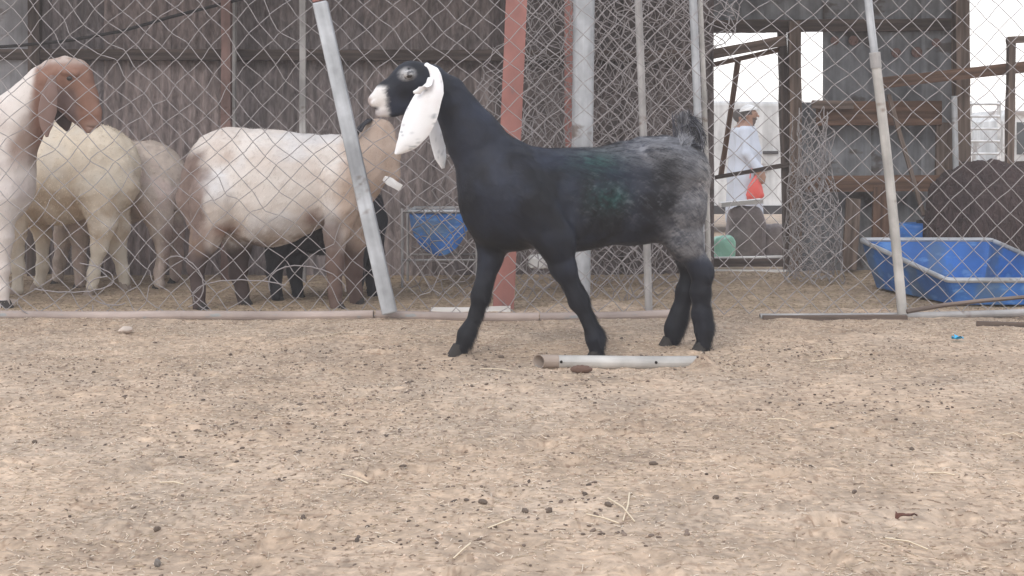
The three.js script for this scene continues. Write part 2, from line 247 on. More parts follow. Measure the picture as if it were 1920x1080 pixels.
// short hairs lying over the skin; style(x,y,z,n) -> {len,wid,dir,lift} or null
function coat(g, count, style, mat, parent, seed) {
  const p = g.attributes.position, nn = g.attributes.normal, cc = g.attributes.color, ix = g.index.array, nt = ix.length / 3, cum = new Float32Array(nt), r = RNG(seed); let tot = 0; const a = V(), b = V(), c = V();
  for (let t = 0; t < nt; t++) { a.fromBufferAttribute(p, ix[t * 3]); b.fromBufferAttribute(p, ix[t * 3 + 1]); c.fromBufferAttribute(p, ix[t * 3 + 2]); tot += b.sub(a).cross(c.sub(a)).length() / 2; cum[t] = tot; }
  const mats = [], cols = [], m = new THREE.Matrix4(), n = V(), d = V(), x = V();
  const wp = V(); { let q = parent; while (q && q !== scene) { wp.add(q.position); q = q.parent; } }
  for (let i = 0; i < count; i++) {
    const q = r() * tot; let lo = 0, hi = nt - 1; while (lo < hi) { const md = (lo + hi) >> 1; cum[md] < q ? lo = md + 1 : hi = md; }
    let u = r(), v = r(); if (u + v > 1) { u = 1 - u; v = 1 - v; } const w = 1 - u - v, i0 = ix[lo * 3], i1 = ix[lo * 3 + 1], i2 = ix[lo * 3 + 2];
    const X = p.getX(i0) * w + p.getX(i1) * u + p.getX(i2) * v, Y = p.getY(i0) * w + p.getY(i1) * u + p.getY(i2) * v, Z = p.getZ(i0) * w + p.getZ(i1) * u + p.getZ(i2) * v;
    n.fromBufferAttribute(nn, i0); const s = style(X + wp.x, Y + wp.y, Z + wp.z, n, r); if (!s) continue;
    d.copy(s.dir).addScaledVector(n, -s.dir.dot(n)); d.x += (r() - 0.5) * s.mess; d.y += (r() - 0.5) * s.mess; d.z += (r() - 0.5) * s.mess; if (d.lengthSq() < 1e-4) d.set(0, -1, 0.1); d.normalize().addScaledVector(n, s.lift).normalize();
    x.crossVectors(d, n).normalize(); const z = V().crossVectors(x, d); const L = s.len * (0.6 + 0.8 * r()); m.makeBasis(x.multiplyScalar(s.wid), d.multiplyScalar(L), z.multiplyScalar(L)); m.setPosition(X - n.x * 0.001, Y - n.y * 0.001, Z - n.z * 0.001);
    mats.push(m.clone()); const k = 0.72 + 0.56 * r(); const h = s.tint || [cc.getX(i0) * w + cc.getX(i1) * u + cc.getX(i2) * v, cc.getY(i0) * w + cc.getY(i1) * u + cc.getY(i2) * v, cc.getZ(i0) * w + cc.getZ(i1) * u + cc.getZ(i2) * v]; cols.push(rgb(h[0] * k, h[1] * k, h[2] * k));
  }
  const im = new THREE.InstancedMesh(hairGeo, mat, mats.length); mats.forEach((q, i) => { im.setMatrixAt(i, q); im.setColorAt(i, cols[i]); }); im.name = 'coat'; im.userData.kind = 'stuff'; im.castShadow = im.receiveShadow = true; parent.add(im); return im;
}
M.hide = std({ vertexColors: true, roughness: 0.8 });
M.hideGloss = new THREE.MeshPhysicalMaterial({ vertexColors: true, roughness: 0.55, specularIntensity: 0.4 });
M.hair = std({ roughness: 0.75 }); M.hairGloss = new THREE.MeshPhysicalMaterial({ roughness: 0.5, specularIntensity: 0.4 });
M.hoof = std({ color: rgb(0.03, 0.026, 0.024), roughness: 0.8 });
M.hoofPale = std({ color: rgb(0.30, 0.24, 0.20), roughness: 0.8 });
M.eye = new THREE.MeshPhysicalMaterial({ color: rgb(0.018, 0.012, 0.008), roughness: 0.35 });
// cloven hoof standing at (x, ground, z), toe towards direction (sx,0,sz)
function hoofGeo(px, D, size, dir, y0) {
  const out = []; const c = P(px, groundPy(D), D); c.y = y0;
  for (const s of [-1, 1]) {
    const g = new THREE.CylinderGeometry(size * 0.36, size * 0.52, size * 1.05, 10, 3); const p = g.attributes.position;
    for (let i = 0; i < p.count; i++) { let x = p.getX(i), y = p.getY(i), z = p.getZ(i); const t = 0.5 - y / (size * 1.05); x = x * 1.25 + t * size * 0.42; if (x > 0) z *= 1 - 0.45 * clamp(x / (size * 1.1), 0, 1); p.setXYZ(i, x, y + size * 0.5, z * 0.72); }
    g.translate(0, 0, s * size * 0.33); g.rotateY(-Math.atan2(dir[1], dir[0])); g.translate(c.x, c.y - 0.008, c.z); g.computeVertexNormals(); out.push(g);
  }
  return mergeGeometries(out);
}
// hanging ear or similar leaf-shaped flap: rows [px,py,D,halfWidth px], widthDir per row in (x,y,z)
function flapGeo(rows, cup, thick, curl = 0, sub = 6) {
  const cat = new THREE.CatmullRomCurve3(rows.map(r => P(r[0], r[1], r[2]))), n = rows.length, N = (n - 1) * sub, C = 10, pos = [], idx = [];
  const widths = rows.map(r => r[3] * r[2] / FOC), dirs = rows.map(r => V(...r[4]).normalize());
  for (let side = 0; side < 2; side++) for (let i = 0; i <= N; i++) {
    const t = i / N, f = t * (n - 1), a = Math.min(n - 2, Math.floor(f)), q = f - a, c = cat.getPoint(t), tn = cat.getTangent(t), w = lerp(widths[a], widths[a + 1], q), wd = dirs[a].clone().lerp(dirs[a + 1], q); wd.addScaledVector(tn, -wd.dot(tn)).normalize(); const nd = V().crossVectors(wd, tn).normalize(); if (nd.z < 0) nd.negate();
    for (let j = 0; j <= C; j++) { const s = j / C * 2 - 1, wav = (fbm(c.x * 30 + s, c.y * 30, side ? 1 : 1, 2) - 0.5) * 0.012 * Math.abs(s); const e = Math.sqrt(Math.max(0, 1 - s * s)); const p = c.clone().addScaledVector(wd, s * w).addScaledVector(nd, -cup * s * s * w + wav + (side ? 1 : -1) * thick * 0.5 * (0.25 + e) + curl * s * w); pos.push(p.x, p.y, p.z); }
  }
  const R = C + 1, O = (N + 1) * R;
  for (let i = 0; i < N; i++) for (let j = 0; j < C; j++) { const a = i * R + j, b = a + R; idx.push(a, b, a + 1, a + 1, b, b + 1); idx.push(O + a, O + a + 1, O + b, O + a + 1, O + b + 1, O + b); }
  for (let i = 0; i < N; i++) for (const j of [0, C]) { const a = i * R + j, b = a + R; j ? idx.push(a, b, O + a, O + a, b, O + b) : idx.push(a, O + a, b, O + a, O + b, b); }
  for (const i of [0, N]) for (let j = 0; j < C; j++) { const a = i * R + j; i ? idx.push(a, O + a, a + 1, a + 1, O + a, O + a + 1) : idx.push(a, a + 1, O + a, a + 1, O + a + 1, O + a); }
  const g = new THREE.BufferGeometry(); g.setAttribute('position', new THREE.Float32BufferAttribute(pos, 3)); g.setIndex(idx); g.computeVertexNormals(); return g;
}
// animal(...) : D0 mean distance; chains of [px,py,dz,r(px)] ; u,v are side-view coordinates on the animal itself
function animal({ name, label, category, D0, basePx, groups, cuts = [], warp, cell = 0.011, colour, mat = M.hide, hooves = [], hoofSize = 0.042, hoofMat = M.hoof, fur, group }) {
  const S = FOC / D0; const bones = ([px, py, dz, r]) => [P(px, py, D0 - dz), r * (D0 - dz) / FOC];
  const G = groups.map(g => ({ k: g.k, join: g.join ?? 0.03, bones: g.chains.flatMap(ch => { const o = []; for (let i = 0; i + 1 < Math.max(2, ch.length); i++) { const [a, ra] = bones(ch[i]), [b, rb] = bones(ch[Math.min(i + 1, ch.length - 1)]); o.push(mkBone(a, ra, b, rb, g.kz || 1)); } return o; }) }));
  const Cb = cuts.map(([a, b]) => { const [p, r] = bones(a), [q, s] = bones(b); return mkBone(p, r, q, s); });
  const f = fieldOf(G, Cb, warp), [mn, mx] = boundsOf(G); const geo = meshField(f, mn, mx, cell);
  const uv = (x, y) => [960 + x * S, HOR + (EYE - y) * S];
  paint(geo, (x, y, z, nx, ny, nz) => { const [u, v] = uv(x, y); return colour(u, v, z + D0, x, y, z, nz); });
  const root = thing(name, label, category, V(PX(basePx, D0), gh(PX(basePx, D0), -D0), -D0), group);
  const body = part('body', geo, mat, root);
  for (const [px, dz, dir] of hooves) part('hoof', hoofGeo(px, D0 - dz, hoofSize, dir, gh(PX(px, D0 - dz), -(D0 - dz))), hoofMat, root);
  if (fur) coat(geo, fur.count, (X, Y, Z, n, r) => { const [u, v] = uv(X, Y); return fur.style(u, v, Z + D0, n, r, X, Y, Z); }, fur.mat || M.hair, root, fur.seed || 7);
  return { root, geo, S };
}
function eyeBall(px, py, D, r) { const g = new THREE.SphereGeometry(r, 14, 10); g.scale(1.25, 1, 0.7); const c = P(px, py, D); g.translate(c.x, c.y, c.z); return g; }

// ---- the walking black goat
{
  const blk = [0.010, 0.011, 0.015], roan = [0.24, 0.238, 0.25], pale = [0.52, 0.49, 0.47], white = [0.74, 0.72, 0.71];
  const colour = (u, v, dz, x, y, z) => {
    const st = fbm(x * 70 + y * 36, y * 170 - x * 70, z * 60, 4) * 0.72 + 0.28 * fbm(x * 20 + y * 8, y * 40 - x * 12, z * 20, 3), co = fbm(x * 9, y * 9, z * 9, 3);
    let c = mix3(blk, [0.020, 0.025, 0.042], sm(0.3, 0.7, co) * (1 - 0.7 * sm(470, 520, v)));
    const hind = sm(1195, 1300, u + (co - 0.5) * 150) * (1 - sm(478, 508, v + (co - 0.5) * 40));
    c = mix3(c, mix3([0.065, 0.068, 0.082], roan, sm(0.30, 0.72, st)), hind * (0.7 + 0.3 * sm(0.3, 0.55, st)) * (1 - 0.55 * sm(410, 460, v) * sm(1240, 1215, u)));
    const back = sm(330, 268, v + (st - 0.5) * 70) * sm(1030, 1120, u) * (1 - sm(1330, 1360, u)); c = mix3(c, [0.30, 0.30, 0.32], back * sm(0.40, 0.66, st) * 0.9);
    const flank = sm(1040, 1110, u) * sm(440, 380, v); c = mix3(c, [0.16, 0.165, 0.185], flank * sm(0.55, 0.70, st) * 0.45);
    c = mix3(c, pale, sm(1290, 1330, u) * sm(410, 340, v) * sm(270, 300, v) * sm(0.4, 0.6, st) * 0.7);
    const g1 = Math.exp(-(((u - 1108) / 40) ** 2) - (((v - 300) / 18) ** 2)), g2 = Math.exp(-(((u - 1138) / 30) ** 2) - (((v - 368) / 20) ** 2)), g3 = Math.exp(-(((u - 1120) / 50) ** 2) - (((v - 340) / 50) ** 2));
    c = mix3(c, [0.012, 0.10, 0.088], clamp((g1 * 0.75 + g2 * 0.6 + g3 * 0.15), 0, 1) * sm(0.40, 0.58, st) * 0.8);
    // white muzzle and grizzled ring round the eye
    const mz = sm(740, 726, u + (st - 0.5) * 14 - (v - 190) * 0.10) * sm(161, 171, v); c = mix3(c, white, mz);
    c = mix3(c, [0.34, 0.27, 0.26], sm(708, 701, u) * sm(178, 190, v) * 0.8);
    c = mix3(c, [0.05, 0.05, 0.06], sm(200, 206, v) * sm(724, 712, u)); c = mix3(c, [0.50, 0.46, 0.46], sm(207, 210, v) * sm(738, 730, u) * sm(707, 713, u) * 0.8);
    const ey = Math.exp(-(((u - 771) / 16) ** 2) - (((v - 144) / 12) ** 2)); c = mix3(c, [0.46, 0.45, 0.45], clamp(ey * 1.7 - 0.35, 0, 1) * sm(0.30, 0.55, st));
    if (v > 640 && u < 890) c = mix3(c, [0.42, 0.37, 0.36], sm(0.62, 0.7, co));
    return c;
  };
  const grp = [
    { k: 0.05, kz: 1.32, chains: [[[958, 366, .11, 95], [1075, 375, .05, 91], [1190, 361, -.03, 93], [1258, 334, -.08, 73]], [[932, 402, .11, 57], [955, 410, .11, 59]]] },
    { k: 0.03, join: 0.06, kz: 1.4, chains: [[[942, 346, .11, 77], [889, 260, .12, 52], [840, 178, .14, 36]]] },
    { k: 0.022, join: 0.025, kz: 1.35, chains: [[[803, 158, .14, 39], [772, 150, .15, 34], [726, 177, .15, 23], [705, 188, .15, 14.5]], [[795, 185, .14, 31], [735, 200, .15, 17]], [[738, 206, .15, 11], [711, 212, .15, 8]]] },
    { k: 0.008, join: 0.012, chains: [[[764, 139, .205, 7], [768, 140, .205, 7]], [[764, 139, .095, 7], [768, 140, .095, 7]]] },
    { k: 0.02, join: 0.035, chains: [[[925, 415, .06, 42], [919, 488, .07, 22], [905, 540, .08, 15.5], [901, 556, .08, 16.5], [893, 586, .08, 11.5], [881, 614, .085, 12], [874, 628, .085, 15.5], [864, 652, .09, 12.5]]] },
    { k: 0.025, join: 0.05, chains: [[[988, 378, .19, 56], [1042, 450, .20, 37], [1056, 502, .19, 23], [1080, 552, .18, 16], [1087, 568, .18, 16.8], [1102, 598, .18, 12], [1111, 618, .18, 12.5], [1116, 633, .18, 16], [1118, 658, .18, 13.5]]] },
    { k: 0.03, join: 0.05, chains: [[[1268, 322, -.02, 56], [1278, 390, .0, 44], [1284, 448, .0, 31], [1308, 496, -.01, 18], [1317, 512, -.01, 18.5], [1313, 548, -.02, 16.5], [1315, 590, -.03, 16.5], [1320, 616, -.03, 15.5], [1319, 644, -.03, 13.5]], [[1262, 326, 0, 56], [1250, 418, .0, 29], [1282, 466, 0, 22]], [[1296, 470, 0, 10], [1320, 506, -.01, 10]]] },
    { k: 0.03, join: 0.04, chains: [[[1262, 336, -.15, 52], [1262, 428, -.16, 32], [1289, 490, -.15, 18], [1299, 506, -.15, 18], [1286, 545, -.14, 16], [1272, 592, -.14, 15], [1265, 614, -.14, 16], [1259, 636, -.14, 13]]] },
    { k: 0.03, join: 0.03, kz: 1.5, chains: [[[968, 318, .195, 34], [1000, 392, .225, 40], [1030, 430, .225, 30]]] },
    { k: 0.02, join: 0.035, chains: [[[1226, 286, .05, 20], [1250, 300, .05, 26]], [[1240, 272, -.06, 16], [1200, 268, -.04, 8]]] },
    { k: 0.012, join: 0.02, chains: [[[1283, 268, -.09, 15], [1284, 232, -.09, 11], [1298, 226, -.09, 8], [1312, 250, -.09, 5]]] },
  ];
  const cuts = [[[686, 206, .15, 2.2], [722, 201, .21, 2.0]], [[686, 206, .15, 2.2], [722, 201, .09, 2.0]], [[694, 190, .166, 3.0], [701, 184, .172, 2.4]]];
  const dir = V();
  const { root } = animal({
    name: 'goat', label: 'black goat with long white hanging ears walking across the sand outside the fence', category: 'goat', D0: 4.8, basePx: 1080, groups: grp, cuts, cell: 0.0055, colour, mat: M.hideGloss,
    warp: (x, y, z) => { const u = 960 + x * 500, v = HOR + (EYE - y) * 500; const rib = sm(1040, 1080, u) * sm(1200, 1150, u) * sm(320, 350, v) * sm(455, 430, v); return (fbm(x * 30, y * 30, z * 30, 2) - 0.5) * 0.005 + rib * Math.sin((u + (v - 380) * 0.35) * 0.26) * 0.0016; },
    hooves: [[860, .09, [-1, .15]], [1117, .18, [-1, .1]], [1316, -.03, [-1, .1]], [1254, -.14, [-1, .1]]],
    fur: { count: 150000, mat: M.hairGloss, seed: 3, style: (u, v, dz, n, r) => {
      const leg = v > 480; let len = 0.016, lift = 0.045, wid = 0.0011, mess = 0.22;
      if (u < 830 && v < 230) { dir.set(1, -0.3, 0); len = 0.007; lift = 0.08; }
      else if (v < 340 && u < 950) { dir.set(0.55, -1, 0); len = 0.013; }
      else if (leg) { dir.set(0.15, -1, 0); len = 0.013; if (v > 510 && n.x > 0.1) { len = v > 540 ? 0.028 : 0.018; lift = 0.15; wid = 0.0011; dir.set(0.35, -1, 0); mess = 0.35; if (v > 590 && r() < 0.25) { len = 0.04; lift = 0.3; } } }
      else if (u > 1272 && v < 275) { dir.set(0.2, v < 240 ? 1 : 0.4, 0); len = 0.035; lift = 0.35; wid = 0.0025; mess = 0.5; if (u > 1292) { dir.set(0.4, -1, 0); len = 0.045; return { len, lift, wid, dir, mess, tint: r() < 0.6 ? [0.02, 0.02, 0.028] : null }; } }
      else { dir.set(1, -0.42 - 0.8 * sm(300, 450, v), 0); len = 0.020; if (u > 1050 && v < 330) len = 0.03; if (n.y < -0.6) { len = 0.018; } }
      return { len, lift, wid, dir, mess };
    } },
  });
  M.ear = std({ vertexColors: true, roughness: 0.75 });
  const earPaint = (g, tip) => paint(g, (x, y, z) => { const k = sm(0.72, 0.78, noise(x * 260, y * 260, z * 100)) * sm(0.45, 0.62, fbm(x * 22, y * 22, 3, 2)); const p = sm(0.5, 0.7, fbm(x * 14, y * 14, z * 14, 3)); let c = mix3([0.80, 0.80, 0.81], [0.72, 0.69, 0.69], p * 0.6); return mix3(c, [0.22, 0.24, 0.27], k * tip); });
  const near = flapGeo([[799, 119, 4.575, 5, [1, .1, 0]], [811, 128, 4.555, 8, [1, -.3, .1]], [817, 148, 4.545, 12, [1, -.2, .1]], [811, 166, 4.535, 22, [1, .1, .1]], [799, 190, 4.53, 28, [1, .1, .1]], [789, 215, 4.53, 31, [1, -.1, .1]], [777, 241, 4.535, 29, [1, -.2, .1]], [763, 265, 4.54, 21, [1, -.25, .1]], [750, 280, 4.55, 11, [1, -.3, .1]], [741, 289, 4.555, 2.5, [1, -.3, .1]]], 0.30, 0.006, 0.05);
  { const q = near.attributes.position; for (let i = 0; i < q.count; i++) { const x = q.getX(i), y = q.getY(i); q.setZ(i, q.getZ(i) + (fbm(x * 24, y * 9, 2, 2) - 0.5) * 0.009); } near.computeVertexNormals(); }
  part('ear', earPaint(near, 0.75), M.ear, root);
  // rolled front lip of the ear
  part('ear_fold', earPaint(flapGeo([[806, 146, 4.54, 7, [1, .4, .3]], [800, 160, 4.525, 9, [.8, .6, .4]], [789, 170, 4.517, 8, [.5, .8, .4]], [775, 173, 4.52, 2, [.4, .8, .3]]], 0.5, 0.006), 0.1), M.ear, root);
  part('ear', earPaint(flapGeo([[812, 160, 4.80, 8, [1, .1, 0]], [814, 215, 4.83, 14, [1, .1, 0]], [820, 262, 4.82, 14, [1, .2, 0]], [826, 295, 4.81, 11, [1, .1, 0]], [831, 316, 4.81, 3, [1, .1, 0]]], 0.2, 0.006), 0.4), M.ear, root);
  part('eye', eyeBall(767, 141, 4.588, 0.010), M.eye, root);
  part('eye', eyeBall(767, 141, 4.715, 0.010), M.eye, root);
  // dark and grey plume hanging from the tail
  const pl = []; const r = RNG(44); for (let i = 0; i < 46; i++) { const s = r(), a = 1258 + 60 * s, D = 4.88 + (r() - 0.5) * 0.05, h = 16 + 24 * r() * (1 - s * 0.3); const up = s < 0.55; pl.push(tubeGeo(up ? [P(a + 6, 262, D), P(a + 2, 245, D), P(a + (r() - 0.4) * 12, 246 - h, D + .01)] : [P(a - 14, 232 + 8 * r(), D), P(a - 2, 226 + 14 * s, D - .005), P(a + 4, 250, D - .01), P(a + 8 + 6 * r(), 268 + 34 * r(), D)], t => 0.0034 * (1 - t * 0.85) + 0.0004, 5, false)); }
  part('tail_plume', mergeGeometries(pl), std({ color: rgb(0.06, 0.06, 0.075), roughness: 0.7 }), root);
}

// ---- big white and brown sheep behind the leaning post
{
  const dir = V(); const D0 = 6.2;
  const { root } = animal({
    name: 'sheep', label: 'large white sheep with brown rump and brown legs standing side-on behind the leaning grey post', category: 'sheep', D0, basePx: 510, group: 'sheep in the pen', cell: 0.010,
    groups: [
      { k: 0.06, kz: 1.3, chains: [[[436, 328, 0, 90], [508, 352, 0, 106], [585, 340, 0, 84], [652, 326, 0, 70]]] },
      { k: 0.04, join: 0.06, kz: 1.25, chains: [[[660, 312, 0, 60], [700, 280, -.02, 45], [710, 256, -.03, 30]]] },
      { k: 0.03, join: 0.025, kz: 1.2, chains: [[[711, 252, -.03, 27], [724, 288, -.02, 25], [733, 322, -.01, 15], [737, 333, -.01, 11]], [[706, 285, -.03, 20], [724, 322, -.02, 9]]] },
      { k: 0.03, join: 0.03, chains: [[[372, 318, 0, 26], [366, 372, 0, 32], [372, 412, 0, 24]]] },
      { k: 0.03, join: 0.03, chains: [[[404, 372, .13, 50], [386, 445, .12, 27], [367, 500, .13, 15], [371, 545, .13, 11], [374, 574, .13, 12]]] },
      { k: 0.03, join: 0.05, chains: [[[430, 395, -.08, 46], [448, 455, -.09, 25], [446, 508, -.09, 15], [453, 545, -.09, 11], [457, 566, -.09, 12]]] },
      { k: 0.03, join: 0.025, chains: [[[646, 340, .13, 42], [640, 385, .13, 32], [632, 435, .11, 22], [627, 500, .11, 15], [629, 545, .11, 11], [630, 572, .11, 12]]] },
      { k: 0.03, join: 0.045, chains: [[[655, 370, -.12, 36], [662, 450, -.12, 22], [664, 510, -.12, 15], [668, 566, -.12, 13]]] },
    ],
    warp: (x, y, z) => (fbm(x * 16, y * 16, z * 16, 3) - 0.5) * 0.020 + (noise(x * 55, y * 55, z * 55) - 0.5) * 0.004,
    colour: (u, v, dz, x, y, z) => {
      const co = fbm(x * 8, y * 8, z * 8, 4), st = fbm(x * 30, y * 22, z * 30, 3);
      let c = mix3([0.68, 0.62, 0.57], [0.62, 0.545, 0.49], sm(0.4, 0.65, co)); c = mix3(c, [0.46, 0.38, 0.32], sm(0.60, 0.74, fbm(x * 13 + 2, y * 17, z * 13, 4)) * 0.3); c = mix3(c, [0.64, 0.645, 0.665], sm(0.5, 0.7, fbm(x * 5 + 4, y * 5, z * 5, 3)) * 0.5);
      c = mix3(c, [0.43, 0.33, 0.27], Math.exp(-(((u - 437) / 16) ** 2) - (((v - 293) / 15) ** 2)) * 0.7 * sm(0.3, 0.55, st));
      c = mix3(c, mix3([0.15, 0.10, 0.082], [0.30, 0.225, 0.195], st), sm(416, 392, u + (co - 0.5) * 50) * sm(268, 300, v + (co - 0.5) * 30));
      c = mix3(c, mix3([0.40, 0.285, 0.215], [0.55, 0.44, 0.365], co), sm(632, 668, u + (co - 0.5) * 40));
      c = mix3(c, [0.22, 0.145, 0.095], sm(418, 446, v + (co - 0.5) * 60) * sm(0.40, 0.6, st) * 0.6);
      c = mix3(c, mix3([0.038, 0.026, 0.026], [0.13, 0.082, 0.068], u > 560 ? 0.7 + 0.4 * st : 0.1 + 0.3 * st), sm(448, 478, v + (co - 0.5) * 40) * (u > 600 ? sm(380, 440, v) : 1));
      c = mix3(c, [0.14, 0.09, 0.073], sm(598, 612, u) * sm(656, 640, u) * sm(385, 430, v) * 0.85);
      c = mix3(c, [0.21, 0.115, 0.085], Math.exp(-(((u - 592) / 15) ** 2) - (((v - 408) / 17) ** 2)) * 0.9); c = mix3(c, [0.25, 0.13, 0.09], Math.exp(-(((u - 432) / 26) ** 2) - (((v - 428) / 14) ** 2)) * 0.8);
      return c;
    },
    hooves: [[374, .13, [1, .1]], [457, -.09, [1, .1]], [631, .11, [1, .05]], [669, -.12, [1, 0]]], hoofSize: 0.046,
    fur: { count: 36000, seed: 9, style: (u, v, dz, n, r) => { dir.set(-0.7, -1, 0); return { dir, len: v > 450 ? 0.008 : 0.013, wid: 0.002, lift: 0.13, mess: 0.7 }; } },
  });
  const tan = (c1) => (g) => paint(g, (x, y, z) => { const k = fbm(x * 18, y * 18, z * 18, 3); return mix3(c1, c1.map(q => q * 0.6), k); });
  part('ear', tan([0.42, 0.28, 0.20])(flapGeo([[703, 240, 6.17, 7, [1, .1, .2]], [697, 270, 6.14, 13, [1, 0, .2]], [700, 305, 6.13, 12, [1, 0, .2]], [705, 330, 6.14, 3, [1, 0, .2]]], 0.25, 0.008)), M.ear, root);
  // pied scrap of collar on the nape, a pale rag tied under the jaw
  part('collar', mergeGeometries([tubeGeo([P(664, 262, 6.10), P(674, 240, 6.12), P(690, 226, 6.2), P(700, 228, 6.28)], 0.011, 7), tubeGeo([P(676, 246, 6.09), P(684, 232, 6.13), P(697, 224, 6.2)], 0.008, 6)]), std({ map: T.paint, color: rgb(0.05, 0.05, 0.06), roughness: 0.8 }), root);
  part('tie_rag', flapGeo([[720, 334, 6.10, 5, [.5, 1, 0]], [730, 340, 6.08, 8, [.5, 1, 0]], [742, 347, 6.07, 7, [.5, 1, 0]], [752, 353, 6.07, 7, [.5, 1, .1]]], 0.02, 0.003), M.scrap, root);
}
// ---- brown-faced sheep whose body runs out of the frame
{
  const dir = V(); const D0 = 6.2;
  const { root } = animal({
    name: 'sheep', label: 'brown-faced sheep with white neck and hanging ears looking over the cream sheep', category: 'sheep', D0, basePx: -110, group: 'sheep in the pen', cell: 0.006,
    groups: [
      { k: 0.06, kz: 1.25, chains: [[[-20, 345, .02, 84], [-110, 345, 0, 104], [-200, 345, 0, 104], [-262, 330, 0, 84]]] },
      { k: 0.05, join: 0.06, kz: 1.25, chains: [[[-20, 318, .02, 78], [30, 228, .02, 52], [80, 156, .02, 33]]] },
      { k: 0.014, join: 0.022, kz: 1.35, chains: [[[102, 146, .02, 34], [140, 145, .02, 33], [158, 178, .02, 25], [171, 212, .02, 19], [174, 226, .02, 16]], [[116, 176, .02, 30], [140, 210, .02, 18], [166, 241, .02, 9]], [[92, 126, .02, 14], [122, 118, .02, 12], [148, 124, .02, 10]]] },
      { k: 0.008, join: 0.012, chains: [[[118, 134, .080, 7], [142, 138, .080, 7]]] },
      { k: 0.03, join: 0.05, chains: [[[-8, 380, .11, 44], [2, 445, .12, 21], [4, 505, .12, 13], [4, 545, .12, 10], [8, 572, .12, 11]]] },
      { k: 0.03, join: 0.05, chains: [[[-30, 385, -.10, 40], [-34, 450, -.1, 22], [-38, 510, -.1, 15], [-38, 568, -.1, 13]]] },
      { k: 0.03, join: 0.05, chains: [[[-245, 390, .11, 50], [-262, 460, .12, 26], [-256, 575, .12, 13]]] },
      { k: 0.03, join: 0.05, chains: [[[-235, 390, -.11, 50], [-240, 460, -.1, 26], [-232, 566, -.1, 13]]] },
    ],
    cuts: [[[150, 236, .056, 3.0], [188, 240, .02, 3.2]], [[176, 224, .056, 4.4], [181, 218, .054, 3.6]], [[118, 150, .1, 4], [140, 152, .1, 3.4]]],
    warp: (x, y, z) => (fbm(x * 18, y * 18, z * 18, 3) - 0.5) * 0.010,
    colour: (u, v, dz, x, y, z) => {
      const co = fbm(x * 9, y * 9, z * 9, 4), st = fbm(x * 34, y * 26, z * 34, 3); let c = mix3([0.66, 0.60, 0.56], [0.57, 0.505, 0.475], sm(0.4, 0.65, co));
      c = mix3(c, mix3([0.20, 0.13, 0.105], [0.38, 0.285, 0.24], co), sm(34, 66, u + (co - 0.5) * 40 + (v - 250) * 0.32) * sm(330, 285, v + (co - 0.5) * 40));
      c = mix3(c, mix3([0.20, 0.095, 0.062], [0.27, 0.15, 0.108], st), sm(66, 82, u + (co - 0.5) * 14) * sm(114, 132, v + (co - 0.5) * 18) * sm(300, 262, v));
      c = mix3(c, mix3([0.105, 0.062, 0.056], [0.19, 0.125, 0.108], st), sm(160, 144, u + (co - 0.5) * 30) * sm(104, 114, u) * sm(158, 182, v + (co - 0.5) * 24));
      c = mix3(c, mix3([0.50, 0.42, 0.375], [0.36, 0.27, 0.225], sm(0.4, 0.6, st)), sm(126, 112, v + (co - 0.5) * 22) * sm(52, 70, u) * 0.8); c = mix3(c, [0.33, 0.23, 0.195], sm(222, 236, v) * sm(160, 172, u) * 0.7);
      return c;
    },
    hooves: [[8, .12, [1, .05]], [-38, -.1, [1, 0]], [-255, .12, [1, 0]], [-231, -.1, [1, 0]]], hoofSize: 0.046,
    fur: { count: 20000, seed: 19, style: (u, v) => { if (u < -120) return null; dir.set(-0.4, -1, 0); return { dir, len: u > 95 && v < 260 ? 0.006 : 0.013, wid: 0.002, lift: 0.12, mess: 0.7 }; } },
  });
  const tan = (c1) => (g) => paint(g, (x, y, z) => { const k = fbm(x * 18, y * 18, z * 18, 3); return mix3(c1, c1.map(q => q * 0.62), k); });
  part('ear', tan([0.22, 0.135, 0.11])(flapGeo([[98, 142, 6.07, 6, [1, .1, .1]], [91, 168, 6.02, 15, [1, 0, .15]], [86, 205, 6.005, 19, [1, 0, .15]], [85, 235, 6.0, 13, [1, 0, .1]], [88, 257, 6.0, 2.5, [1, 0, .1]]], 0.35, 0.009)), M.ear, root);
  part('ear', tan([0.08, 0.05, 0.045])(flapGeo([[108, 158, 6.26, 16, [1, .1, .1]], [113, 190, 6.28, 25, [1, 0, .1]], [118, 216, 6.27, 21, [1, 0, .1]], [123, 236, 6.26, 10, [1, 0, .1]], [126, 246, 6.26, 2.5, [1, 0, .1]]], 0.3, 0.009)), M.ear, root);
  part('eye', eyeBall(130, 147, 6.103, 0.011), M.eye, root);
}
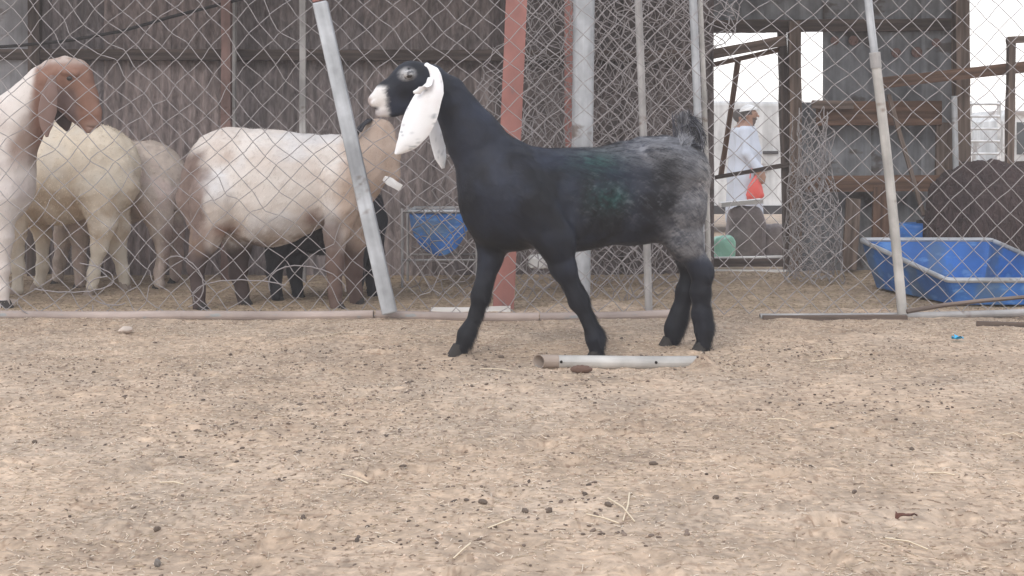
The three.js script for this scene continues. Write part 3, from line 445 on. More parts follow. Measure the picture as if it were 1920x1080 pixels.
// ---- cream woolly sheep, fat tail towards the wall
{
  const dir = V(); const D0 = 6.85;
  animal({
    name: 'sheep', label: 'cream woolly fat-tailed sheep with head hidden behind the brown-faced sheep', category: 'sheep', D0, basePx: 100, group: 'sheep in the pen', cell: 0.011,
    groups: [
      { k: 0.06, kz: 1.2, chains: [[[-40, 326, 0, 78], [30, 326, 0, 90], [112, 323, 0, 94], [178, 316, 0, 84]]] },
      { k: 0.04, join: 0.05, kz: 1.2, chains: [[[-60, 310, 0, 60], [-100, 260, 0, 40], [-120, 300, 0, 26], [-130, 325, 0, 16]]] },
      { k: 0.02, join: 0.02, chains: [[[222, 322, .07, 34], [236, 348, .07, 25], [233, 366, .06, 20]], [[226, 322, -.06, 34], [240, 350, -.06, 24]]] },
      { k: 0.03, join: 0.05, chains: [[[188, 365, .14, 46], [193, 420, .15, 25], [186, 465, .15, 15], [176, 512, .15, 10.5], [172, 538, .15, 11]]] },
      { k: 0.03, join: 0.05, chains: [[[205, 365, -.12, 44], [220, 425, -.12, 23], [222, 470, -.12, 14], [231, 510, -.12, 10.5], [233, 530, -.12, 11]]] },
      { k: 0.03, join: 0.05, chains: [[[22, 380, .12, 36], [32, 435, .13, 16], [34, 500, .13, 10], [33, 542, .13, 11]]] },
      { k: 0.03, join: 0.05, chains: [[[60, 380, -.12, 34], [80, 435, -.12, 15], [80, 500, -.12, 10], [74, 530, -.12, 11]]] },
    ],
    warp: (x, y, z) => (fbm(x * 14, y * 14, z * 14, 3) - 0.5) * 0.018 + (noise(x * 60, y * 60, z * 60) - 0.5) * 0.005,
    colour: (u, v, dz, x, y, z) => { const co = fbm(x * 8, y * 8, z * 8, 4), st = fbm(x * 40, y * 30, z * 40, 3); let c = mix3([0.73, 0.635, 0.51], [0.67, 0.575, 0.455], sm(0.35, 0.65, st)); c = mix3(c, [0.66, 0.60, 0.52], sm(0.5, 0.7, co) * 0.6); c = mix3(c, [0.50, 0.39, 0.28], sm(0.45, 0.62, fbm(x * 14, y * 14, z * 14 + 4, 4)) * sm(300, 380, v + (co - 0.5) * 80) * 0.75); c = mix3(c, [0.62, 0.555, 0.46], sm(440, 470, v)); return c; },
    hooves: [[171, .15, [-1, .1]], [232, -.12, [1, .3]], [32, .13, [-1, 0]], [71, -.12, [-1, 0]]], hoofSize: 0.046, hoofMat: M.hoofPale,
    fur: { count: 42000, seed: 29, style: (u, v, dz, n, r) => { if (u < -60) return null; dir.set(r() - 0.5, -0.7, r() - 0.5); return { dir, len: v > 440 ? 0.006 : 0.010, wid: 0.003, lift: 0.15, mess: 1.2 }; } },
  });
}
// ---- grey-pink sheep against the wall
{
  const dir = V(); const D0 = 7.15;
  animal({
    name: 'sheep', label: 'greyish pink sheep standing furthest back between the cream sheep and the wall', category: 'sheep', D0, basePx: 220, group: 'sheep in the pen', cell: 0.012,
    groups: [
      { k: 0.06, kz: 1.25, chains: [[[150, 344, 0, 66], [215, 345, 0, 76], [278, 336, 0, 72]]] },
      { k: 0.04, join: 0.05, kz: 1.2, chains: [[[130, 330, 0, 50], [90, 300, 0, 34], [70, 330, 0, 22], [62, 352, 0, 13]]] },
      { k: 0.02, join: 0.02, chains: [[[330, 345, .0, 20], [336, 380, .0, 17]]] },
      { k: 0.03, join: 0.045, chains: [[[290, 375, .11, 42], [302, 430, .12, 20], [306, 472, .12, 12], [299, 510, .12, 9], [298, 532, .12, 11]]] },
      { k: 0.03, join: 0.045, chains: [[[300, 375, -.1, 40], [322, 432, -.1, 22], [330, 475, -.1, 14], [328, 520, -.1, 11]]] },
      { k: 0.03, join: 0.045, chains: [[[150, 385, .10, 32], [149, 440, .1, 17], [149, 490, .1, 11], [150, 530, .1, 11]]] },
      { k: 0.03, join: 0.045, chains: [[[135, 385, -.10, 32], [120, 440, -.1, 17], [112, 490, -.1, 11], [108, 522, -.1, 11]]] },
    ],
    warp: (x, y, z) => (fbm(x * 16, y * 16, z * 16, 3) - 0.5) * 0.018,
    colour: (u, v, dz, x, y, z) => { const co = fbm(x * 8, y * 8, z * 8, 4), st = fbm(x * 34, y * 26, z * 34, 3); let c = mix3([0.56, 0.475, 0.41], [0.46, 0.385, 0.335], sm(0.35, 0.65, st)); c = mix3(c, [0.56, 0.455, 0.41], sm(0.5, 0.7, co)); c = mix3(c, [0.30, 0.22, 0.19], sm(312, 326, u) * sm(400, 430, v)); return c; },
    hooves: [[297, .12, [-1, 0]], [327, -.1, [-1, 0]], [149, .1, [-1, 0]], [107, -.1, [-1, 0]]], hoofSize: 0.04,
    fur: { count: 18000, seed: 39, style: (u, v, dz, n, r) => { dir.set(0.6, -1, 0); return { dir, len: 0.013, wid: 0.003, lift: 0.3, mess: 1 }; } },
  });
}
// ---- small black goat whose legs show under the big sheep
{
  const dir = V(); const D0 = 6.55;
  const { root } = animal({
    name: 'goat', label: 'small black goat standing behind the large white sheep with only its legs showing', category: 'goat', D0, basePx: 610, cell: 0.011, mat: M.hideGloss,
    groups: [
      { k: 0.05, kz: 1.25, chains: [[[540, 415, 0, 50], [605, 420, 0, 54], [672, 416, 0, 52]]] },
      { k: 0.03, join: 0.05, kz: 1.2, chains: [[[680, 405, -.02, 42], [692, 385, -.12, 28]]] },
      { k: 0.02, join: 0.025, kz: 1.2, chains: [[[692, 380, -.14, 21], [692, 392, -.22, 18], [690, 412, -.30, 11]], [[692, 394, -.16, 16], [690, 416, -.28, 8]]] },
      { k: 0.03, join: 0.04, chains: [[[522, 430, .07, 32], [520, 475, .08, 20], [514, 510, .08, 13], [519, 556, .08, 11]]] },
      { k: 0.03, join: 0.04, chains: [[[545, 430, -.07, 32], [556, 475, -.07, 20], [552, 510, -.07, 13], [559, 552, -.07, 11]]] },
      { k: 0.03, join: 0.04, chains: [[[668, 430, .07, 32], [668, 480, .08, 19], [668, 520, .08, 13], [670, 558, .08, 11]]] },
      { k: 0.03, join: 0.04, chains: [[[690, 430, -.07, 32], [700, 480, -.07, 19], [699, 520, -.07, 13], [700, 552, -.07, 11]]] },
    ],
    warp: (x, y, z) => (fbm(x * 20, y * 20, z * 20, 2) - 0.5) * 0.010,
    colour: (u, v, dz, x, y, z) => mix3([0.018, 0.019, 0.024], [0.035, 0.037, 0.045], fbm(x * 12, y * 12, z * 12, 3)),
    hooves: [[521, .08, [1, 0]], [560, -.07, [1, 0]], [672, .08, [1, 0]], [702, -.07, [1, 0]]], hoofSize: 0.036,
    fur: { count: 12000, seed: 49, mat: M.hairGloss, style: (u, v, dz, n, r) => { dir.set(-0.5, -1, 0); return { dir, len: v > 470 ? 0.02 : 0.018, wid: 0.002, lift: 0.25, mess: 0.6 }; } },
  });
  part('ear', paint(flapGeo([[702, 378, 6.66, 5, [1, .1, .1]], [708, 400, 6.66, 8, [1, 0, .3]], [709, 422, 6.67, 7, [1, 0, .3]], [707, 436, 6.68, 2, [1, 0, .1]]], 0.3, 0.006), () => [0.025, 0.025, 0.03]), M.ear, root);
}

// ---------------------------------------------------------------- chain-link netting
// every wire is a zigzag of its own, hooked into its neighbours; map(u, v) bends the flat net into place
function netting(root, cols, rows, W, H, r, mat, map, { jitter = 0.003, seed = 1, skip } = {}) {
  const knots = []; const R = RNG(seed); const jit = new Map(); const J = (i, j) => { const k = i * 1000 + j; if (!jit.has(k)) { jit.set(k, [(R() - 0.5) * 2 * jitter, (R() - 0.5) * 2 * jitter, (R() - 0.5) * jitter]); } return jit.get(k); };
  for (let i = 0; i < cols; i++) {
    const pts = [];
    for (let j = 0; j <= rows; j++) {
      const c = i + ((i + j) % 2 ? 1 : 0), q = J(c, j), s = (c === i ? 1 : -1);
      if (skip && skip(c, j)) { if (pts.length > 3) break; else { pts.length = 0; continue; } }
      const x = c * W / 2 + q[0], y = j * H / 2 + q[1];
      for (const [ox, oy, oz] of [[s * 0.10 * W, -0.10 * H, 0.0], [-s * r * 0.4, 0, s * r * 1.1], [s * 0.10 * W, 0.10 * H, 0.0]]) { if ((j === 0 && oy < 0) || (j === rows && oy > 0)) continue; const p = map(x + ox, y + oy); p.z += oz + q[2]; pts.push(p); }
    }
    if (pts.length > 3) part('wire', tubeGeo(pts, r, 5, false), mat, root);
  }
}
const FD = 5.75;                                        // distance of the fence line
const fy = py => EYE - (py - HOR) * FD / FOC;
{
  const W = 0.1135, H = 0.109, x0 = PX(-70, FD), cols = 84, rows = 29;
  const root = thing('chain_link_fence', 'long sagging chain-link wire fence between the sandy yard and the pen', 'fence', V(0, 0, -FD));
  const loops = []; { const R = RNG(77); for (let i = 0; i < 46; i++) { const left = i < 34; loops.push([left ? PX(-40 + R() * 700, FD) : PX(700 + R() * 1250, FD), left ? 0.05 + R() * 1.45 : R() * 0.9, 0.03 + R() * 0.05, (R() - 0.5) * 0.08, (R() - 0.5) * 0.07]); } }
  netting(root, cols, rows, W, H, 0.0021, M.wire, (u, v) => {
    let x = x0 + u, y = 0.01 + v; const lf = sm(0.1, -1.0, x);
    const a = (fbm(x * 2.2, y * 2.2, 1, 3) - 0.5), b = (fbm(x * 2.2, y * 2.2, 7, 3) - 0.5), c = (fbm(x * 1.4, y * 1.4, 4, 2) - 0.5);
    let X = x + a * (0.06 + 0.09 * lf), Y = y + b * (0.06 + 0.09 * lf) - 0.02 * Math.sin((x + 1.4) * 2.2); for (const l of loops) { const q = Math.exp(-((x - l[0]) ** 2 + (y - l[1]) ** 2) / (l[2] * l[2])); X += l[3] * q; Y += l[4] * q; }
    return V(X, Math.max(Y, 0.005), -FD + c * 0.07);
  }, { jitter: 0.0045, seed: 4 });
}
// loose tails of wire at the foot of the fence
{
  const R = RNG(61);
  const tails = [[120, 570, 90, 46], [215, 545, 60, 40], [450, 560, 120, 50], [560, 540, 90, 60], [330, 530, 60, 70], [130, 520, 110, 40]];
  tails.forEach(([px, py, w, h], n) => { const pts = []; for (let i = 0; i <= 24; i++) { const t = i / 24, a = t * Math.PI * (1.1 + R() * 0.02) + n; pts.push(P(px + Math.cos(a) * w * (0.6 + 0.4 * t) + (R() - 0.5) * 2, clamp(py + Math.sin(a) * h * 0.7 + (R() - 0.5) * 2, 0, 596), FD - 0.02 - 0.05 * t)); }
    single('loose_wire', tubeGeo(pts, 0.0028, 5), M.wireDull, 'loose curl of rusty wire tangled in the foot of the fence', 'wire', 'loose wires at the fence foot'); });
}
// old netting hung in folds behind the fence
{
  const D = 6.55, W = 0.072, H = 0.076, x0 = PX(780, D), root = thing('wire_netting', 'old rumpled chain-link netting hung behind the red post and the pipes', 'netting', V(PX(1100, D), 0, -D));
  netting(root, 52, 44, W, H, 0.0030, M.wireDull, (u, v) => { const x = x0 + u * 0.93, y = v; const a = fbm(x * 4, y * 4, 2, 3) - 0.5, b = fbm(x * 4, y * 4, 9, 3) - 0.5; return V(x + a * 0.16, 0.02 + y + b * 0.12, -D + Math.sin(x * 13) * 0.06 + a * 0.2); }, { jitter: 0.011, seed: 8, skip: (c, j) => { const px = 780 + c * W / 2 * 0.93 * FOC / D, y = j * H / 2; if (px < 940) return y > 0.42 + (px - 780) / 160 * 0.9; if (px > 1325) return y < 1.22 + (px - 1325) / 120 * 0.3; return false; } });
}
{
  const D = 6.95, W = 0.05, H = 0.058, x0 = PX(975, D), root = thing('wire_netting', 'tightly bunched fine wire netting standing against the dark wall behind the pipes', 'netting', V(PX(1150, D), 0, -D));
  netting(root, 40, 54, W, H, 0.0026, M.wireDull, (u, v) => { const x = x0 + u, y = v; const a = fbm(x * 6, y * 6, 12, 3) - 0.5, b = fbm(x * 6, y * 6, 19, 3) - 0.5; return V(x + a * 0.14, 0.02 + y + b * 0.12, -D + a * 0.22 + Math.sin(x * 21) * 0.07); }, { jitter: 0.012, seed: 18 });
}
{
  const D = 7.2, W = 0.07, H = 0.075, cx = PX(1520, D), root = thing('wire_roll', 'loose upright roll of chain-link wire beside the doorway', 'wire roll', V(cx, 0, -D));
  netting(root, 46, 26, W, H, 0.0030, M.wire, (u, v) => { const a = u * 8.2, r = 0.06 + a * 0.0075 + (fbm(u * 3, v * 3, 2, 2) - 0.5) * 0.16; return V(cx + Math.cos(a) * r, 0.02 + v + (fbm(u * 5, v * 4, 6, 2) - 0.5) * 0.06, -D + Math.sin(a) * r); }, { jitter: 0.016, seed: 28, skip: (c, j) => j > 16 + 12 * noise(c * 0.35, 3, 5) });
}

// ---------------------------------------------------------------- posts and rails of the fence
const gz = (px, D) => gh(PX(px, D), -D);
{ // leaning square post
  const root = thing('fence_post', 'pale grey square steel post leaning against the fence by the white sheep', 'post', P(735, 588, 5.66));
  const a = P(731, 588, 5.64), b = P(600, 4, 5.70); a.y = Math.max(a.y, 0.028);
  part('tube', barGeo(a, b, 0.066, 0.05, { round: 0.008 }), M.galv, root);
  part('end_cap', barGeo(b.clone().addScaledVector(b.clone().sub(a).normalize(), 0.002), b.clone().addScaledVector(b.clone().sub(a).normalize(), 0.03), 0.06, 0.045, { round: 0.006 }), M.redPaint, root);
}
{ // red flat post, footed in the sand
  const root = thing('fence_post', 'broad red painted steel post standing in the sand', 'post', P(945, groundPy(5.98), 5.98));
  const a = V(PX(943, 5.98), -0.05, -5.98), b = P(974, -130, 5.98);
  part('flange', barGeo(a, b, 0.098, 0.008, { seg: 24, rough: 0.001 }), M.redPaint, root);
  const off = V(-0.046, 0, -0.05); part('web', barGeo(a.clone().add(off), b.clone().add(off), 0.008, 0.09, { seg: 24, rough: 0.001 }), M.redPaint, root);
}
function pipePost(name, label, px0, py1px, D, r, mat, top = -120) { const a = V(PX(px0, D), -0.04, -D), b = P(py1px, top, D); return single(name, pipeGeo(a, b, r, { seed: px0 }), mat, label, 'post'); }
pipePost('steel_pipe', 'thick pale grey steel pipe standing upright behind the black goat', 1085, 1096, 5.96, 0.05, M.galv);
single('steel_pipe', pipeGeo(V(PX(1217, 5.86), -0.03, -5.86), P(1192, -110, 5.86), 0.0175), M.galvDull, 'thin grey pipe standing between the thick pipe and the twin pipes', 'post');
single('steel_pipe', pipeGeo(V(PX(1316, 5.9), -0.03, -5.9), P(1294, -110, 5.9), 0.0185, { bow: 0.01 }), M.galv, 'thin pale pipe of a touching pair above the goat tail', 'post', 'twin pipes');
single('steel_pipe', pipeGeo(V(PX(1330, 5.97), -0.03, -5.97), P(1307, -110, 5.97), 0.012, { bow: 0.01 }), M.pvc, 'thin pale pipe of a touching pair above the goat tail', 'post', 'twin pipes');
{ const a = P(1692, 583, 5.68), b = P(1623, -60, 5.69); a.y = 0.03; const m = a.clone().lerp(b, 0.74); const root = thing('fence_pole', 'thin whitish pole leaning in front of the blue tub', 'pole', a.clone());
  part('lower_tube', pipeGeo(a, m.clone().lerp(b, -0.01), 0.0215, { bow: 0.006 }), M.pvc, root); part('upper_tube', pipeGeo(m, b, 0.0175, { bow: -0.004 }), M.galv, root); part('sleeve', pipeGeo(m.clone().lerp(a, 0.04), m.clone().lerp(b, 0.06), 0.0245, { bow: 0 }), M.galvDull, root); }
// bottom rail: lengths of dusty pipe laid end to end along the ground
{
  const L = [[-60, 603, 345, 598], [340, 597, 700, 592], [705, 593, 1010, 592], [1012, 594, 1260, 592]];
  L.forEach(([x0, y0, x1, y1], i) => { const a = P(x0, y0, FD - 0.04), b = P(x1, y1, FD - 0.04); a.y = 0.012 + gh(a.x, a.z); b.y = 0.012 + gh(b.x, b.z); single('bottom_rail', pipeGeo(a, b, 0.022, { bow: 0.004, seed: i + 3 }), M.kerb, ['dusty pink pipe lying under the brown-faced sheep as the fence foot', 'dusty pink pipe lying before the large white sheep as the fence foot', 'dusty pink pipe lying by the foot of the red post', 'dusty pink pipe half sunk in sand under the black goat'][i], 'rail', 'pipes along the fence foot'); });
  const a = P(1425, 594, FD - 0.05), b = P(1990, 580, FD - 0.02); a.y = 0.012; b.y = 0.035; single('bottom_rail', pipeGeo(a, b, 0.017, { bow: 0.008, seed: 9 }), M.galvDull, 'grey pipe lying at the foot of the fence in front of the blue tub', 'rail');
  const c = P(1430, 600, FD - 0.1), d = P(1700, 590, FD - 0.1); c.y = 0.016; d.y = 0.018; single('timber_strip', barGeo(c, d, 0.022, 0.03, { rough: 0.003 }), M.woodGrey, 'split grey timber strip lying against the pipe below the pole', 'timber');
  single('branch', tubeGeo([P(1700, 586, 5.6), P(1770, 574, 5.6), P(1840, 566, 5.6), P(1930, 558, 5.62), P(2010, 562, 5.65)].map(p => { p.y += 0.004; return p; }), t => 0.011 - 0.003 * t, 7), M.woodGrey, 'weathered branch lying over the pipe in front of the blue tub', 'branch');
  { const s = P(1830, 612, 5.45), e = P(1990, 607, 5.4); s.y = gh(s.x, s.z) + 0.008; e.y = gh(e.x, e.z) + 0.012; single('timber_strip', barGeo(s, e, 0.03, 0.012, { rough: 0.003 }), M.woodGrey, 'flat pale timber strip lying on the sand beyond the blue scrap', 'timber'); }
  { const s = P(808, 583, 5.9), e = P(958, 580, 5.9); s.y = 0.014; e.y = 0.018; single('white_batten', barGeo(s, e, 0.035, 0.014, { rough: 0.003 }), M.scrap, 'white batten lying beside the foot of the red post', 'batten'); }
}

// ---------------------------------------------------------------- shed behind
function corrugated(w, h, pitch, amp, ny, wob = 0.004, seed = 0) { // sheet in the xy plane from (0,0), thickness from two skins
  const nx = Math.round(w / pitch) * 8, pos = [], uv = [], idx = []; const th = 0.003;
  for (let s = 0; s < 2; s++) for (let j = 0; j <= ny; j++) for (let i = 0; i <= nx; i++) { const x = i / nx * w, y = j / ny * h; const z = Math.sin(x / pitch * Math.PI * 2) * amp + (fbm(x * 4 + seed * 5, y * 3, seed, 2) - 0.5) * wob * 4; pos.push(x, y, z - (s ? th : 0)); uv.push(x + seed * 0.37, y + seed * 0.61); }
  const R = nx + 1, O = (ny + 1) * R; for (let j = 0; j < ny; j++) for (let i = 0; i < nx; i++) { const a = j * R + i, b = a + R; idx.push(a, a + 1, b, a + 1, b + 1, b, O + a, O + b, O + a + 1, O + a + 1, O + b, O + b + 1); }
  const g = new THREE.BufferGeometry(); g.setAttribute('position', new THREE.Float32BufferAttribute(pos, 3)); g.setAttribute('uv', new THREE.Float32BufferAttribute(uv, 2)); g.setIndex(idx); g.computeVertexNormals(); return g;
}
const WD = 7.75;                                       // rear wall of the sheep side
{
  const root = thing('shed_wall', 'rough weathered grey-brown sheet wall behind the sheep', 'wall', V(PX(450, WD), 0, -WD)); const x0 = PX(-170, WD), w = 0.405; let k = 0;
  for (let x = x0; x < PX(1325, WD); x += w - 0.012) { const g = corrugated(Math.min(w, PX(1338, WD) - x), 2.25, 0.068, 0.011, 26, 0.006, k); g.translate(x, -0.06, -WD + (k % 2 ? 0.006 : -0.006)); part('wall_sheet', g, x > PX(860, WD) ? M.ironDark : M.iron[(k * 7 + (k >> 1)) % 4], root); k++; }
  const beam = (y0, y1, z, px0, px1, m) => part('wall_beam', barGeo(P(px0, (y0 + y1) / 2, z), P(px1, (y0 + y1) / 2 + 3, z), Math.abs(y1 - y0) * z / FOC, 0.05, { seg: 30, rough: 0.004 }), m, root);
  beam(92, 112, WD - 0.06, -170, 1330, M.woodDark);
  // pale patch sheet and upright at the end of the wall
  { const g = corrugated(PX(52, WD - 0.05) - PX(-170, WD - 0.05), 1.0, 0.2, 0.004, 6, 0.004, 3); g.translate(PX(-170, WD - .05), P(0, 178, WD).y, -WD + 0.05); part('patch_sheet', g, std({ map: T.metal, color: rgb(0.36, 0.355, 0.375), roughness: 0.8 }), root); }
  part('wall_stud', barGeo(V(PX(66, WD - .06), 0, -WD + .07), P(66, -160, WD - .07), 0.07, 0.05, { rough: 0.003 }), M.woodDark, root);
}
{ // posts carrying the roof
  const p = (px, D, w, mat, name, label, top = 2.22) => { const a = V(PX(px, D), -0.03, -D), b = V(PX(px, D), top, -D); return single(name, barGeo(a, b, w, w, { rough: 0.0015, seg: 20 }), mat, label, 'post'); };
  p(425, 7.45, 0.055, M.rust, 'shed_post', 'rusty red-brown post against the rear wall above the white sheep');
  p(437, 7.62, 0.035, M.galvDull, 'shed_post', 'thin grey post just beside the rusty post at the rear wall');
  p(568, 7.4, 0.035, M.galvDull, 'shed_post', 'slim grey post between the rusty post and the leaning post');
  p(1066, 7.2, 0.045, M.redPaint, 'shed_post', 'slim red post beside the thick grey pipe');
  single('cable', tubeGeo([P(-60, 92, 7.5), P(40, 85, 7.5), P(130, 76, 7.5), P(230, 58, 7.5), P(320, 32, 7.5), P(430, 4, 7.45), P(560, -30, 7.45)], 0.010, 6), M.dark, 'dark cable slung across the rear wall above the brown-faced sheep', 'cable');
}
{
  const root = thing('shed_roof', 'corrugated shed roof over the rear of the pen', 'roof', V(0, 2.2, -7.6)); let k = 0;
  for (let x = -4.2; x < 3.0; x += 0.78) { const g = corrugated(0.8, 1.95, 0.076, 0.009, 6, 0.003, k); g.rotateX(-Math.PI / 2 + 0.10); g.translate(x, 2.24 + (k % 2) * 0.008, -6.5); part('roof_sheet', g, M.sheet[k % 2], root); k++; }
  for (const z of [-6.6, -7.45, -8.35]) part('purlin', barGeo(V(-4.2, 2.24 + (z + 6.5) * -0.10 - 0.05, z), V(3.0, 2.24 + (z + 6.5) * -0.10 - 0.05, z), 0.06, 0.05, { seg: 20 }), M.woodDark, root);
}
// right-hand wall of plain corrugated sheets with braces and boards
const RD = 8.1;
{
  const root = thing('shed_wall', 'grey corrugated iron wall with brown boards behind the blue tub', 'wall', V(PX(1670, RD), 0, -RD));
  const put = (px0, px1, py0, py1, k) => { const w = PX(px1, RD) - PX(px0, RD), y0 = py1 === null ? -0.06 : P(0, py1, RD).y, y1 = P(0, py0, RD).y; const g = corrugated(w, y1 - y0, 0.1, 0.010, 12, 0.005, k + 20); g.translate(PX(px0, RD), y0, -RD + (k % 2) * 0.005); part('wall_sheet', g, M.sheet[k % 2], root); };
  put(1543, 1636, -140, null, 0); put(1633, 1726, -140, null, 1); put(1723, 1808, -140, null, 2); put(1325, 1436, -140, 62, 3); put(1433, 1546, -140, 58, 4); put(1498, 1545, 192, null, 5);
  const bar = (n, a, b, w, t, m, o) => part(n, barGeo(P(...a), P(...b), w, t, Object.assign({ rough: 0.004 }, o)), m, root);
  bar('wall_beam', [1325, 50, RD - 0.05], [1812, 46, RD - 0.05], 0.075, 0.05, M.woodDark);
  bar('board', [1530, 213, 7.95], [1765, 212, 7.95], 0.15, 0.03, M.wood); bar('board', [1510, 345, 7.94], [1772, 343, 7.94], 0.10, 0.03, M.wood);
  bar('board', [1522, 196, 7.90], [1600, 197, 7.90], 0.05, 0.03, M.woodGrey);
  bar('brace', [1652, 350, 7.93], [1650, 480, 7.93], 0.10, 0.03, M.wood); bar('brace', [1600, 372, 7.92], [1592, 505, 7.92], 0.09, 0.03, M.woodGrey); bar('brace', [1772, 230, 7.96], [1768, 440, 7.96], 0.11, 0.03, M.woodGrey);
  for (const [px, py, r] of [[1565, 76, 8], [1600, 76, 9], [1680, 99, 9], [1719, 98, 10], [1755, 80, 8]]) { const g = new THREE.CylinderGeometry(r * RD / FOC, r * RD / FOC, 0.012, 18); g.rotateX(Math.PI / 2); const c = P(px, py, RD - 0.02); g.translate(c.x, c.y, c.z); part('hole_disc', g, M.rust, root); }  // raised dark discs added in place of round holes through the sheet
}
{
  const post = (name, a, b, w, t, m, label) => single(name, barGeo(P(...a), P(...b), w, t, { rough: 0.004, seg: 18 }), m, label, 'post');
  post('timber_post', [1804, 520, 7.9], [1800, -140, 7.9], 0.085, 0.08, M.woodGrey, 'thick weathered timber post at the end of the corrugated wall');
  single('steel_pipe', pipeGeo(P(1793, 510, 7.8), P(1789, 180, 7.8), 0.018), M.galv, 'short grey pipe against the timber post at the wall end', 'post');
  const frame = thing('frame_barrier', 'open brown timber frame before the parked white truck', 'barrier', P(1890, 530, 7.6));
  const f = (n, a, b, w, t, m) => part(n, barGeo(P(...a), P(...b), w, t, { rough: 0.003 }), m, frame);
  f('upright', [1889, 530, 7.60], [1896, 70, 7.60], 0.04, 0.05, M.woodGrey); f('rail', [1888, 76, 7.57], [1990, 70, 7.57], 0.04, 0.04, M.woodGrey); f('rail', [1640, 157, 7.70], [1990, 118, 7.66], 0.065, 0.04, M.wood); f('upright', [1985, 530, 7.62], [1985, 60, 7.62], 0.04, 0.05, M.woodGrey); f('rail', [1805, 308, 7.66], [1990, 306, 7.66], 0.03, 0.04, M.woodDark);
  single('stick', barGeo(P(1732, 405, 7.35), P(1666, 178, 7.75), 0.022, 0.02, { rough: 0.004 }), M.woodGrey, 'thin wooden stick leaning against the corrugated wall', 'stick');
}
// doorway
{
  const root = thing('door_frame', 'rough timber doorway open to the bright yard where the people stand', 'doorway', V(PX(1410, 8.05), 0, -8.05));
  const f = (n, a, b, w, t, m) => part(n, barGeo(P(...a), P(...b), w, t, { rough: 0.004 }), m, root);
  f('jamb', [1330, 512, 8.05], [1328, 40, 8.05], 0.055, 0.06, M.woodDark); f('jamb', [1478, 512, 8.05], [1466, 60, 8.05], 0.05, 0.06, M.woodDark); f('jamb', [1491, 512, 8.02], [1489, 40, 8.02], 0.075, 0.06, M.woodGrey);
  f('lintel', [1335, 102, 8.0], [1472, 76, 8.0], 0.062, 0.03, M.woodGrey); f('lintel', [1335, 122, 8.05], [1468, 92, 8.05], 0.03, 0.03, M.wood);
  f('strut', [1384, 112, 8.08], [1352, 330, 8.08], 0.03, 0.03, M.wood); f('cross_bar', [1340, 333, 8.0], [1478, 309, 8.0], 0.027, 0.02, M.woodDark);
  f('threshold', [1330, 492, 8.05], [1486, 492, 8.05], 0.05, 0.05, M.woodDark); f('threshold', [1336, 484, 8.10], [1486, 482, 8.10], 0.016, 0.05, M.scrap); f('threshold', [1338, 510, 8.0], [1488, 512, 8.0], 0.035, 0.04, M.scrap);
}
{ // side wall strip between the netting and the doorway is part of the rear wall; sacks and bags in the doorway
  const sack = (name, px0, px1, py0, py1, D, mat, label, cat, seed, group) => { const a = P(px0, py1, D), b = P(px1, py0, D), w = (b.x - a.x) / 2, h = (b.y - a.y) / 2; const g = new THREE.SphereGeometry(1, 40, 28), p = g.attributes.position; for (let i = 0; i < p.count; i++) { let x = p.getX(i), y = p.getY(i), z = p.getZ(i); const q = (v) => Math.sign(v) * Math.pow(Math.abs(v), 0.45); x = q(x); y = q(y); z = q(z); const n = 1 + (fbm(x * 1.6 + seed, y * 1.6, z * 1.6, 3) - 0.5) * 0.3; p.setXYZ(i, x * w * n * 0.96, y * h * n, z * Math.min(w, 0.2) * n); } const u = triUV(g, 3); u.translate((a.x + b.x) / 2, (a.y + b.y) / 2, -D); u.computeVertexNormals(); return single(name, u, mat, label, cat, group); };
  const gy = groundPy(8.6);
  sack('feed_sack', 1362, 1432, 388, gy, 8.6, M.sack[0], 'grey feed sack standing in the doorway below the man in white', 'sack', 1);
  sack('feed_sack', 1424, 1484, 420, gy, 8.7, M.sack[1], 'smaller pale grey feed sack beside the other sack in the doorway', 'sack', 4);
  sack('plastic_bag', 1334, 1378, 442, groundPy(8.35), 8.35, std({ color: rgb(0.32, 0.62, 0.48), roughness: 0.4 }), 'pale green plastic bag on the floor of the doorway', 'bag', 7);
  single('white_board', barGeo(P(1350, 384, 8.55), P(1428, 377, 8.55), 0.03, 0.12, { rough: 0.003 }), M.scrap, 'white board lying on the grey feed sack', 'board');
  sack('white_rag', 990, 1040, 478, 502, 6.7, M.scrap, 'crumpled white rag caught in the netting behind the goat belly', 'rag', 12);
}

